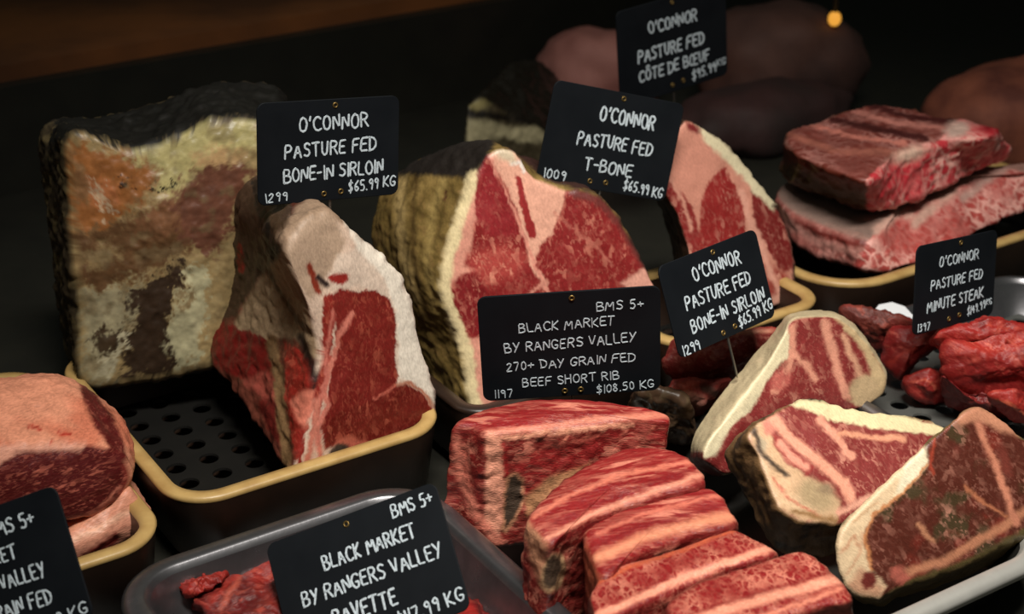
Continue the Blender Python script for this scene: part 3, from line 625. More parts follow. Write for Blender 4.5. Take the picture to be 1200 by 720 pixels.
short_rib('largest short rib block, farthest back, with the short rib card pinned in it', [(530, 497), (548, 499), (570, 507), (620, 505), (680, 500), (740, 493), (788, 494), (786, 484), (740, 474), (690, 466), (640, 465), (600, 468), (560, 480)], .098, [
    ('l', [(572, 507), (640, 500), (700, 492), (786, 486)], SF, dict(w=7, soft=3, z='a', part='fat_seam')),
    ('l', [(590, 514), (660, 506), (740, 498)], (230, 160, 130), dict(w=5, soft=2.5, z='s')),
    ('p', [(570, 505), (590, 512), (592, 560), (588, 610), (584, 640), (566, 620), (570, 560)], (222, 150, 124), dict(z='a', soft=3, part='fat_seam')),
    ('l', [(620, 560), (650, 530), (665, 512)], (206, 120, 98), dict(z='s', w=4, soft=2)), ('l', [(640, 552), (675, 525), (690, 510)], (200, 112, 92), dict(z='s', w=3, soft=2)),
    ('l', [(690, 540), (720, 518), (735, 505)], (206, 124, 102), dict(z='s', w=4, soft=2)), ('l', [(600, 540), (640, 525), (700, 512)], (196, 106, 88), dict(z='s', w=3, soft=2)),
    ('l', [(740, 530), (758, 512), (765, 502)], (200, 116, 94), dict(z='s', w=4, soft=2)), ('l', [(545, 530), (552, 580), (570, 625)], (180, 96, 80), dict(z='s', w=4, soft=2)),
    ('l', [(590, 520), (594, 560)], (140, 30, 30), dict(z='s', w=6, soft=3)),
    ('p', [(600, 535), (660, 520), (740, 505), (788, 505), (788, 540), (700, 560), (630, 590), (612, 600)], (134, 34, 33), dict(z='s', soft=8, m=.7)),
    ('p', [(614, 585), (640, 562), (690, 545), (705, 550), (660, 575), (618, 606)], (176, 124, 88), dict(z='s', soft=4)),
    ('p', [(592, 560), (604, 553), (614, 562), (615, 585), (604, 612), (594, 625), (587, 618)], (190, 132, 100), dict(z='s', soft=2, part='rib_bone')),
    ('p', [(594, 566), (604, 557), (612, 566), (612, 584), (602, 608), (593, 618), (590, 608)], (66, 50, 38), dict(z='s', soft=2, part='rib_bone', r=.7)),
    ('l', [(535, 515), (540, 560), (555, 600), (590, 640)], (206, 120, 100), dict(z='s', w=8, soft=5)),
], 51, d=(-.011, -.006))
short_rib('short rib with a dark bone end, second block behind the largest one', [(617, 608), (624, 622), (645, 638), (664, 625), (685, 613), (720, 598), (775, 580), (829, 562), (812, 538), (786, 523), (735, 521), (690, 541), (650, 570)], .09, [
    ('l', [(640, 632), (690, 605), (750, 582), (826, 556)], (216, 140, 116), dict(w=6, soft=3, z='a', part='fat_seam', m=.0)),
    ('l', [(625, 606), (670, 580), (730, 556), (815, 540)], (206, 116, 94), dict(w=5, soft=3)),
    ('l', [(636, 622), (690, 594), (750, 571), (822, 548)], (118, 24, 27), dict(w=4, soft=3, o=.8)), ('l', [(650, 636), (690, 618), (760, 588), (826, 568)], (112, 24, 26), dict(w=7, soft=3, z='a', o=.9)),
    ('p', [(617, 608), (632, 628), (640, 640), (636, 690), (622, 660), (616, 630)], (196, 138, 106), dict(z='a', soft=4, part='fat_seam')),
    ('e', (648, 672, 14, 24, 14), (190, 150, 112), dict(z='s', soft=2, part='rib_bone')),
    ('e', (647, 670, 10, 20, 14), (72, 54, 40), dict(z='s', soft=2, part='rib_bone', r=.7)),
], 53, d=(-.007, -.004))
short_rib('middle short rib block of the row, with a wide pale fat band', [(686, 622), (690, 650), (706, 678), (730, 660), (755, 648), (812, 628), (866, 612), (856, 590), (836, 570), (800, 574), (767, 581), (740, 588), (717, 598)], .086, [
    ('l', [(700, 655), (750, 632), (800, 618), (862, 604)], (216, 138, 106), dict(w=12, soft=6, part='fat_seam', m=.2)),
    ('l', [(700, 626), (750, 604), (845, 580)], (204, 112, 92), dict(w=4, soft=3)), ('l', [(700, 640), (750, 618), (852, 590)], (120, 26, 28), dict(w=4, soft=3, o=.8)), ('l', [(715, 670), (760, 648), (862, 614)], (112, 26, 26), dict(w=6, soft=3, z='a', o=.85)),
    ('p', [(686, 622), (690, 650), (704, 676), (702, 710), (688, 700), (684, 660)], (170, 84, 60), dict(z='s', soft=4)),
], 55)
short_rib('long short rib block, second from the front of the row, with fine net-like marbling', [(688, 694), (690, 715), (700, 735), (740, 718), (790, 693), (850, 668), (914, 646), (893, 630), (864, 617), (830, 627), (790, 642), (740, 656), (705, 672)], .084, [
    ('l', [(700, 722), (750, 700), (800, 678), (850, 660), (906, 642)], (228, 150, 124), dict(w=9, soft=3, part='fat_seam', z='a', m=.3)),
    ('l', [(700, 684), (740, 664), (790, 648), (860, 622)], (190, 92, 62), dict(w=4, soft=3)), ('l', [(705, 730), (760, 706), (850, 672), (908, 650)], (116, 28, 28), dict(w=5, soft=3, z='a', o=.85)), ('p', [(686, 690), (694, 700), (704, 740), (696, 760), (684, 720)], (104, 50, 38), dict(z='s', soft=4)),
], 57, marb=.95)
short_rib('nearest short rib block at the bottom edge, with shade painted dark on its end', [(780, 705), (784, 730), (800, 760), (850, 745), (910, 728), (960, 712), (1002, 702), (993, 682), (972, 662), (942, 642), (900, 652), (858, 665), (812, 680)], .086, [
    ('l', [(795, 735), (850, 715), (920, 695), (985, 678)], (226, 150, 124), dict(w=12, soft=4, part='fat_seam', z='a', m=.5)),
    ('l', [(800, 752), (880, 728), (985, 690)], (214, 130, 106), dict(w=5, soft=3, z='a')),
    ('l', [(784, 704), (812, 684), (850, 670)], (104, 44, 34), dict(w=6, soft=4)), ('l', [(800, 722), (870, 702), (980, 668)], (124, 30, 28), dict(w=4, soft=3, o=.8)), ('p', [(968, 668), (990, 680), (1004, 702), (1010, 790), (860, 800), (880, 742), (960, 716), (992, 700)], (66, 28, 22), dict(z='s', soft=4)),  # last patch paints the shade of the right end into the colour
], 59, marb=.95)

# ------------------------------------------------------------------ meat: three thick steaks at right
M_STK = meat_mat('steak_lean', (218, 150, 128), 120, (1, 1.6, 1), .9, .055, .3, 480, (1, 3, 1))
PA = plane3((838, 545, .045), (1020, 477, .04), (940, 372, .11))
F = [(838, 548), (824, 537), (829, 520), (850, 492), (878, 455), (903, 420), (917, 395), (928, 376), (950, 371), (978, 371), (1002, 386), (1022, 410), (1039, 440), (1034, 463), (1010, 478), (985, 481), (955, 482), (915, 505), (872, 545), (850, 556)]
B = [(826, 556), (808, 540), (810, 514), (830, 480), (860, 443), (890, 409), (908, 388), (922, 370), (945, 364), (972, 364), (995, 376), (1014, 398), (1029, 425), (1024, 445), (1000, 462), (975, 468), (945, 475), (905, 500), (862, 545), (842, 560)]
cut('t_bone_steak', 'thick steak with a broad cream fat strip, pinned with the right sirloin card', 'meat', bp(F, PA), bp(B, shift(PA, -PA[1]*.028)), M_STK, (134, 50, 48), (188, 172, 138), (110, 60, 50), [
    ('p', [(805, 560), (800, 530), (832, 528), (842, 540), (850, 560)], (96, 36, 32), dict(z='s', soft=3)),
    ('p', [(926, 384), (924, 417), (900, 445), (884, 476), (855, 502), (838, 535), (822, 540), (826, 518), (848, 490), (876, 454), (902, 418), (916, 393)], (222, 208, 172), dict(soft=2.5, part='fat_rim')),
    ('l', [(930, 382), (927, 414), (922, 438), (908, 460)], (222, 152, 128), dict(w=7, soft=2.5)),
    ('l', [(929, 414), (944, 428), (955, 444)], (222, 152, 128), dict(w=8, soft=2.5)),
    ('e', (915, 446, 9, 14, 35), (190, 100, 90), dict(m=1, soft=4)),
    ('l', [(966, 379), (975, 408), (983, 440), (992, 464)], (224, 154, 130), dict(w=10, soft=2.5)),
    ('l', [(988, 393), (1000, 420), (1010, 445)], (222, 164, 134), dict(w=7, soft=2.5)),
    ('p', [(976, 370), (1002, 385), (1022, 409), (1040, 440), (1035, 464), (1010, 479), (995, 470), (1012, 455), (1022, 440), (1012, 412), (996, 392)], (206, 178, 136), dict(soft=3, part='bone')),
    ('e', (1012, 456, 17, 15, -30), (198, 170, 132), dict(soft=4, part='bone')),
    ('l', [(838, 545), (856, 522), (872, 500)], (120, 40, 38), dict(w=8, soft=4)),
], marb=.55, smarb=.05, bevel=.003, bulge=.002, amp=.001, samp=.0015, seed=61, side_part='rind')
PBk = plane3((967, 612, .048), (879, 500, .092), (1090, 500, .066))
F = [(979, 616), (967, 613), (937, 611), (912, 594), (901, 568), (888, 535), (876, 512), (886, 497), (908, 486), (924, 476), (940, 468), (975, 474), (1020, 482), (1062, 490), (1106, 501), (1110, 512), (1080, 545), (1040, 585), (1010, 606)]
B = [(960, 655), (945, 655), (920, 652), (893, 625), (876, 590), (862, 560), (850, 536), (862, 515), (890, 500), (910, 490), (926, 482), (965, 490), (1010, 500), (1055, 510), (1095, 520), (1098, 535), (1065, 575), (1025, 620), (990, 645)]
cut('t_bone_steak', 'middle thick steak with dark brown crust side and bone, lying between the other two steaks', 'meat', bp(F, PBk), bp(B, shift(PBk, -PBk[1]*.035)), M_STK, (128, 50, 47), (110, 82, 52), (60, 44, 30), [
    ('n', (110, 0, .5, 1), (52, 38, 26), dict(z='s', s=5)),
    ('p', [(876, 512), (886, 496), (898, 490), (905, 512), (920, 540), (946, 558), (965, 572), (985, 590), (981, 616), (967, 614), (937, 612), (910, 594), (899, 568), (886, 535)], (206, 168, 132), dict(soft=3, part='bone')),
    ('e', (935, 590, 18, 9, 20), (214, 180, 144), dict(soft=5)), ('e', (958, 582, 24, 16, 30), (170, 146, 112), dict(soft=7)), ('e', (968, 574, 9, 7, 0), (140, 118, 92), dict(soft=5)), ('l', [(905, 560), (925, 585), (960, 605)], (190, 110, 88), dict(w=3, soft=2)), ('l', [(930, 600), (965, 608), (980, 610)], (140, 104, 66), dict(w=7, soft=4)), ('e', (893, 520, 6, 9, -20), (178, 158, 130), dict(soft=3)),
    ('l', [(884, 506), (890, 528), (905, 545), (922, 556)], (70, 54, 42), dict(w=7, soft=3, part='bone')),
    ('p', [(892, 496), (903, 486), (912, 492), (906, 510), (896, 508)], (206, 130, 112), dict(soft=3)),
    ('p', [(905, 505), (930, 528), (955, 548), (948, 556), (920, 540), (906, 520)], (146, 54, 50), dict(m=.6, soft=2)),
    ('l', [(908, 492), (925, 514), (948, 532), (972, 552), (990, 568), (996, 584)], (226, 156, 130), dict(w=12, soft=3)),
    ('l', [(914, 520), (930, 538), (945, 548)], (222, 150, 128), dict(w=8, soft=2.5)),
    ('p', [(926, 474), (940, 467), (975, 473), (1020, 481), (1062, 489), (1107, 500), (1112, 512), (1060, 507), (1010, 500), (970, 492), (948, 482)], (222, 206, 162), dict(soft=2, part='fat_rim', z='a')),
    ('l', [(960, 492), (982, 512), (990, 528), (998, 534)], (222, 152, 128), dict(w=9, soft=2.5)),
    ('l', [(985, 508), (1020, 512), (1060, 515)], (218, 150, 120), dict(w=6, soft=2.5)),
    ('l', [(985, 600), (1010, 588), (1030, 580)], (222, 160, 136), dict(w=8, soft=3)),
], marb=.65, smarb=.05, srough=.55, bevel=.003, bulge=.002, amp=.001, samp=.003, seed=63, side_part='dry_crust')
PCk = plane3((1010, 690, .042), (1200, 620, .047), (1140, 478, .11))
F = [(980, 640), (984, 672), (1000, 695), (1028, 701), (1043, 692), (1065, 685), (1097, 676), (1148, 656), (1200, 628), (1235, 600), (1242, 562), (1228, 525), (1198, 512), (1178, 496), (1162, 484), (1146, 476), (1130, 482), (1108, 500), (1083, 521), (1047, 556), (1007, 596), (986, 620)]
B = sh(F, 6, 12, .985, .985)
cut('t_bone_steak', 'nearest thick steak with dark brown-red lean, at the bottom right corner', 'meat', bp(F, PCk), bp(B, shift(PCk, -PCk[1]*.03)), M_STK, (82, 36, 26), (96, 82, 52), (60, 44, 30), [
    ('n', (70, .05, .5, 1), (66, 52, 32), dict(s=6, m=.5)),
    ('n', (60, .1, .6, 1), (124, 44, 34), dict(s=12, m=.5, o=.7)),
    ('p', [(1084, 522), (1088, 543), (1073, 562), (1051, 584), (1022, 604), (1014, 619), (1011, 637), (1020, 666), (1038, 688), (1028, 703), (998, 697), (982, 674), (978, 640), (984, 618), (1006, 594), (1046, 554)], (214, 186, 150), dict(soft=2.5, part='fat_rim', z='a')),
    ('p', [(1060, 545), (1084, 522), (1088, 543), (1073, 562), (1050, 580)], (226, 214, 184), dict(soft=4)),
    ('l', [(1086, 545), (1072, 563), (1050, 585), (1021, 605), (1013, 632), (1022, 668)], (196, 130, 84), dict(w=3, soft=2)),
    ('e', (1018, 680, 8, 10, 20), (110, 40, 36), dict(soft=2)), ('l', [(985, 650), (1002, 628), (1006, 640)], (190, 140, 108), dict(w=3, soft=2)), ('l', [(992, 675), (1008, 650), (1010, 625)], (196, 150, 118), dict(w=2.5, soft=2)), ('l', [(1000, 612), (1016, 598), (1030, 590)], (196, 160, 124), dict(w=3, soft=2)), ('p', [(990, 690), (1010, 665), (1036, 690), (1030, 702), (1002, 696)], (176, 116, 90), dict(soft=6, o=.7)), ('e', (1018, 680, 8, 10, 20), (104, 40, 34), dict(soft=2)),
    ('l', [(1054, 674), (1078, 666), (1104, 660), (1140, 637), (1170, 622), (1200, 600)], (184, 122, 92), dict(w=10, soft=4, part='bone_edge')),
    ('l', [(1052, 672), (1062, 682)], (170, 90, 76), dict(w=16, soft=4)),
    ('l', [(1065, 685), (1100, 674), (1148, 654), (1200, 626)], (88, 76, 44), dict(w=10, soft=3, part='bone_edge')),
    ('l', [(1146, 498), (1160, 530), (1172, 560), (1186, 600), (1192, 614)], (196, 126, 100), dict(w=8, soft=3)),
    ('p', [(1118, 492), (1146, 474), (1182, 496), (1200, 512), (1172, 506), (1148, 494), (1128, 498)], (188, 128, 100), dict(soft=4, z='a')),
    ('e', (1178, 540, 6, 20, -20), (110, 50, 40), dict(soft=3)),
    ('l', [(1130, 570), (1145, 585), (1180, 605)], (170, 104, 74), dict(w=4, soft=2)),
    ('l', [(1075, 615), (1095, 635)], (176, 120, 90), dict(w=5, soft=2)),
    ('l', [(1120, 492), (1096, 510), (1090, 545), (1094, 556)], (150, 60, 42), dict(w=4, soft=2)),
], marb=.3, smarb=.05, bevel=.004, bulge=.002, amp=.001, samp=.002, seed=65, side_part='rind')

# ------------------------------------------------------------------ meat: thin minute steaks piled at right, and shaded pieces behind
M_MIN = meat_mat('fresh_red_lean', (214, 110, 92), 110, (1, 2.5, 1), .5, .04, .35, 420, (1, 5, 1), .5)
def slab(name, label, pts, pl, th, col, mat=M_MIN, seed=0, paint=(), bevel=.008, bulge=.004, amp=.0035, samp=.004, marb=.35, dxy=(0, 3), sc=.9, rough=.44, freq=75, side=None, srough=None):
    return cut(name, label, 'meat', bp(pts, pl), bp(sh(pts, dxy[0], dxy[1], sc, sc), shift(pl, -pl[1]*th)), mat, col, side, None, paint, marb=marb, smarb=marb*.6, bevel=bevel, bulge=bulge,
               amp=amp, samp=samp, seed=seed, rough=rough, freq=freq, srough=srough, warp=3)
FLK = [('n', (120, .1, .5, 1), (104, 20, 20), dict(z='a', s=4, o=.7, m=.2)), ('n', (260, .25, .55, 1), (196, 84, 68), dict(z='a', s=8, o=.55))]
slab('minute_steak', 'dull brown-red thin steak at the back left of the pile, next to the white paper', [(982, 368), (986, 360), (1000, 357), (1022, 359), (1045, 366), (1070, 376), (1062, 396), (1038, 412), (1014, 410), (995, 394)], plane3((990, 385, .055), (1050, 392, .055), (1020, 358, .075)), .018, (92, 36, 28), seed=71, paint=FLK[:1], rough=.5)
slab('minute_steak', 'folded red steak at the left of the pile, beneath the minute steak card', [(1031, 420), (1033, 400), (1042, 386), (1064, 378), (1095, 382), (1118, 390), (1123, 399), (1102, 404), (1088, 411), (1078, 421), (1066, 433), (1054, 446), (1042, 440)], plane3((1040, 440, .035), (1120, 400, .065), (1060, 380, .07)), .022, (122, 28, 27), seed=72, paint=FLK[:1]+[('l', [(1036, 430), (1055, 416), (1080, 404), (1110, 396)], (158, 52, 44), dict(w=4, soft=3))])
slab('minute_steak', 'small curled red piece tucked under the middle of the pile', [(1058, 448), (1070, 437), (1088, 431), (1104, 436), (1110, 452), (1104, 468), (1086, 471), (1070, 463)], plane3((1082, 470, .028), (1106, 452, .04), (1078, 434, .05)), .02, (136, 34, 30), seed=73, paint=FLK[:1]+[('l', [(1068, 448), (1084, 446), (1098, 456)], (190, 90, 70), dict(w=2, soft=1.5))])
slab('minute_steak', 'dark curled steak edge running along the front under the largest steak of the pile', [(1102, 440), (1112, 450), (1135, 460), (1162, 462), (1195, 462), (1206, 474), (1186, 486), (1152, 486), (1122, 478), (1105, 464)], plane3((1120, 476, .032), (1185, 484, .032), (1160, 460, .05)), .02, (104, 25, 25), seed=74, paint=FLK[:1])
slab('minute_steak', 'large rounded red steak on top of the pile at the right edge', [(1100, 412), (1108, 398), (1130, 396), (1160, 388), (1200, 386), (1240, 394), (1252, 430), (1226, 455), (1190, 466), (1150, 464), (1126, 458), (1110, 447), (1103, 428)], plane3((1130, 464, .045), (1195, 464, .045), (1165, 388, .085)), .03, (134, 32, 30), seed=75, bulge=.008, bevel=.011, paint=FLK+[('p', [(1130, 396), (1160, 388), (1200, 386), (1215, 400), (1190, 412), (1150, 418), (1120, 412)], (160, 44, 36), dict(soft=8, m=.8)), ('l', [(1106, 440), (1130, 448), (1160, 446), (1190, 440)], (84, 22, 22), dict(w=3, soft=3))])
slab('minute_steak', 'bright red ridge of steak along the top of the pile, behind the largest piece', [(1088, 397), (1108, 385), (1135, 380), (1158, 371), (1185, 376), (1220, 382), (1220, 398), (1180, 402), (1150, 398), (1125, 404), (1104, 406)], plane3((1110, 406, .072), (1200, 398, .076), (1160, 372, .092)), .022, (146, 34, 30), seed=76, bulge=.005, paint=FLK)
slab('minute_steak', 'bright red flap hanging at the front right of the pile above the nearest thick steak', [(1157, 463), (1174, 455), (1202, 460), (1225, 480), (1220, 500), (1192, 493), (1170, 480)], plane3((1190, 490, .04), (1222, 490, .04), (1180, 457, .062)), .016, (150, 38, 32), seed=77, bulge=.004, paint=FLK+[('l', [(1165, 468), (1185, 474), (1205, 490)], (188, 92, 66), dict(w=2.5, soft=2))])
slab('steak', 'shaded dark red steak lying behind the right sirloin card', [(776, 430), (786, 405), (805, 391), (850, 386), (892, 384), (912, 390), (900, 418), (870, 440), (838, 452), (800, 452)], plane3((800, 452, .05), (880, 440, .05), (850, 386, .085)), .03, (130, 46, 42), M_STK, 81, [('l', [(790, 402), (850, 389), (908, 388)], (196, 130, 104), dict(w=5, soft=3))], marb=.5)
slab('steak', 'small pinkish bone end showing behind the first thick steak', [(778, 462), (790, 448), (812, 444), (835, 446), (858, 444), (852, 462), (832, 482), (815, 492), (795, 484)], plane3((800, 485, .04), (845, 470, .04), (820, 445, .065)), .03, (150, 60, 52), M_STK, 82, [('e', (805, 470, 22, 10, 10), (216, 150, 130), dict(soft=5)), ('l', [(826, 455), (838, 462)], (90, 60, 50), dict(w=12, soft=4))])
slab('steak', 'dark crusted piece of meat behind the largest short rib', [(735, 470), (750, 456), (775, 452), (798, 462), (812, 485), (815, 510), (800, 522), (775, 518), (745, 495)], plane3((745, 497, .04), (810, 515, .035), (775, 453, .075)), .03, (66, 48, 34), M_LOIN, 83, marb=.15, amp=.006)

# ------------------------------------------------------------------ meat: striploin pieces at left, bavette in the foreground
M_STRIP = meat_mat('striploin_lean', (180, 96, 78), 150, (.8, 2.4, 1), -.1, .05, .4, 380, (1, 4, 1))
PS = plane_base((20, 650), (175, 605), .045, 14)
F = [(60, 655), (80, 628), (105, 612), (130, 592), (152, 572), (164, 588), (180, 600), (179, 612), (165, 628), (135, 648), (100, 660)]
B = [(30, 600), (50, 580), (75, 565), (100, 550), (125, 535), (142, 550), (152, 562), (150, 575), (135, 590), (105, 605), (70, 615)]
cut('striploin', 'pale fat striploin slice lying underneath, lower of the two at the far left', 'meat', bp(F, PS), bp(B, shift(PS, EV*.06)), M_STRIP, (216, 148, 122), (206, 140, 112), None, [
    ('l', [(95, 658), (118, 642), (135, 632)], (120, 34, 30), dict(w=12, soft=5)),
    ('p', [(148, 632), (160, 612), (181, 600), (180, 614), (165, 628)], (120, 36, 32), dict(soft=3)),
    ('l', [(85, 634), (130, 612), (165, 592)], (232, 176, 148), dict(w=7, soft=4)),
], marb=.25, smarb=.1, bevel=.006, amp=.002, seed=91)
PS2 = plane_base((0, 622), (150, 575), .062, 10)
F = [(-70, 620), (-70, 560), (-40, 528), (0, 522), (50, 520), (95, 521), (128, 528), (148, 542), (155, 562), (140, 588), (112, 605), (85, 613), (40, 622), (-20, 630)]
B = [(-90, 540), (-90, 470), (-60, 446), (0, 440), (48, 437), (78, 441), (100, 452), (122, 475), (134, 505), (128, 530), (105, 545), (75, 550), (20, 558), (-40, 560)]
cut('striploin', 'fat-capped striploin with dark lean end, upper of the two at the far left', 'meat', bp(F, PS2), bp(B, shift(PS2, EV*.085)), M_STRIP, (84, 22, 22), (220, 146, 116), None, [
    ('n', (30, 0, .5, 1), (206, 120, 92), dict(z='s', s=2)),
    ('p', [(93, 449), (108, 455), (130, 485), (143, 515), (152, 548), (140, 545), (124, 520), (108, 492), (98, 470)], (88, 24, 24), dict(z='a', m=.4, soft=2.5)),
    ('p', [(-70, 560), (-40, 528), (0, 521), (50, 519), (100, 520), (95, 529), (50, 528), (20, 532), (0, 545), (-60, 575)], (214, 150, 126), dict(soft=3, z='a', part='fat_cap')),
    ('l', [(148, 540), (154, 562), (140, 588), (112, 605), (80, 612)], (150, 60, 50), dict(w=7, soft=4)),
    ('l', [(100, 606), (125, 590), (140, 570)], (196, 116, 96), dict(w=2.5, soft=1.5)),
    ('l', [(35, 500), (46, 503)], (170, 50, 36), dict(z='s', w=4)), ('l', [(70, 507), (82, 508)], (170, 50, 36), dict(z='s', w=4)), ('l', [(58, 515), (60, 522)], (170, 50, 36), dict(z='s', w=3)),
], marb=.85, smarb=.06, rough=.4, bevel=.006, bulge=.003, amp=.0015, samp=.003, freq=30, seed=93, belly=.006, side_part='fat_cap')
M_BAV = meat_mat('loose_grained_lean', (206, 100, 80), 90, (1, 3, 1), .8, .05, .45, 300, (1, 6, 1), .6)
slab('bavette', 'dark red bavette steak in the steel tray behind the bottom card', [(238, 720), (230, 704), (246, 684), (256, 668), (275, 657), (292, 649), (320, 643), (380, 640), (450, 660), (510, 685), (545, 700), (575, 728), (560, 790), (400, 820), (260, 790)], planez(.035), .022, (92, 22, 20), M_BAV, 95,
     FLK+[('l', [(258, 715), (272, 690), (285, 668), (310, 655)], (170, 76, 58), dict(w=6, soft=3, z='a')), ('p', [(285, 665), (320, 645), (340, 700), (330, 720), (300, 690)], (136, 34, 28), dict(soft=8, m=.4)), ('p', [(530, 700), (560, 705), (575, 725), (545, 730)], (150, 34, 30), dict(soft=6, m=.3)), ('l', [(240, 715), (262, 690), (290, 662)], (150, 44, 34), dict(w=5, soft=4))], bevel=.009, amp=.005, samp=.006, dxy=(0, 0), sc=.97)
slab('bavette', 'small bright red scrap of bavette at the left end of the steel tray', [(214, 686), (218, 676), (230, 674), (236, 669), (248, 672), (262, 670), (262, 682), (248, 688), (236, 694), (226, 692), (219, 695)], planez(.04), .02, (140, 36, 29), M_BAV, 97, FLK, bevel=.003, bulge=.002, amp=.006, samp=.005, freq=160, dxy=(0, 0), sc=.97)

# ------------------------------------------------------------------ dim meat in the background
def lump(name, label, c, rad, rotz, mat, col, seed, paint=(), amp=.014, freq=14):
    th = np.linspace(0, math.pi, 26); ph = np.linspace(0, 2*math.pi, 49)[:-1]
    d = np.array([[math.sin(t)*math.cos(p), math.sin(t)*math.sin(p), math.cos(t)] for t in th for p in ph])
    P = np.sign(d)*np.abs(d)**.85*np.array(rad); n = 48
    P = P*(1+(amp/np.mean(rad))*fbm(P+seed, freq/np.mean(rad)*.1, seed, 3))[:, None]
    P[:, 2] = np.maximum(P[:, 2], -rad[2]*.75)
    Fc = [(i*n+k, (i+1)*n+k, (i+1)*n+(k+1) % n, i*n+(k+1) % n) for i in range(25) for k in range(n)]
    a = rotz; R = np.array([[math.cos(a), -math.sin(a), 0], [math.sin(a), math.cos(a), 0], [0, 0, 1]]); P = P@R.T; P[:, 2] += rad[2]*.75
    o = mesh_obj(name, P, Fc, mat); o.location = c; tag(o, label, 'meat')
    return o
def z0(x, y, dz=0.): p = onz(x, y, 0.0); p[2] = dz; return p
lump('beef_joint', 'dim orange-brown joint of beef at the upper right edge behind the rib racks', z0(1185, 190), (.085, .065, .055), .3, plain('brown_joint', (150, 84, 60), .75, rgb2=(96, 46, 34), scale=22, bump=.9, bscale=40), None, 2)
lump('beef_joint', 'dark pinkish wrapped joint in the shadow right of the top card', z0(910, 128), (.085, .06, .062), .2, plain('shadow_joint', (96, 62, 52), .75, rgb2=(50, 32, 29), scale=10, bump=.9, bscale=50), None, 3)  # albedo lowered, part of the shade is put into its colour
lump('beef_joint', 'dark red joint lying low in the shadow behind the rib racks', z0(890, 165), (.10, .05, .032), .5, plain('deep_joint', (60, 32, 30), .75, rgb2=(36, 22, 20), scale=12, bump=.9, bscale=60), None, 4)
lump('beef_joint', 'pale pink joint of meat in the shadow left of the top card', z0(700, 128), (.06, .05, .046), .2, plain('pink_joint', (176, 118, 108), .75, rgb2=(140, 84, 76), scale=12, bump=.9, bscale=60), None, 5)
PD = plane_base((545, 195), (650, 165), .03, 10)
F = [(548, 205), (545, 165), (546, 125), (560, 116), (585, 125), (610, 135), (635, 150), (650, 175), (645, 205), (600, 215)]
B = [(560, 180), (575, 140), (590, 95), (600, 75), (622, 68), (640, 74), (655, 90), (665, 120), (660, 170), (610, 190)]
cut('aged_loin', 'dark-crusted aged loin with a strip of cream fat, standing behind the big T-bone roast', 'meat', bp(F, PD), bp(B, shift(PD, EV*.09)), M_LOIN, (66, 58, 42), (30, 26, 20), None, [
    ('p', [(545, 140), (575, 142), (600, 150), (632, 148), (640, 165), (615, 168), (590, 160), (560, 168), (546, 172)], (168, 158, 124), dict(soft=4, part='fat_strip')),
    ('p', [(546, 118), (560, 114), (575, 122), (560, 130), (548, 128)], (140, 128, 84), dict(soft=4)),
    ('l', [(545, 132), (580, 136), (620, 142)], (26, 22, 18), dict(w=8, soft=3)),
], marb=.1, smarb=0, bevel=.008, amp=.004, samp=.005, seed=99, step=3, main='dry_crust')
lump('beef_joint', 'dark purple joint barely seen at the left edge, in the dim tray', cw(.2, 1.24, .012), (.07, .08, .06), .2, plain('purple_joint', (60, 34, 36), .5, rgb2=(40, 24, 26), scale=14, bump=.4, bscale=60), None, 7)

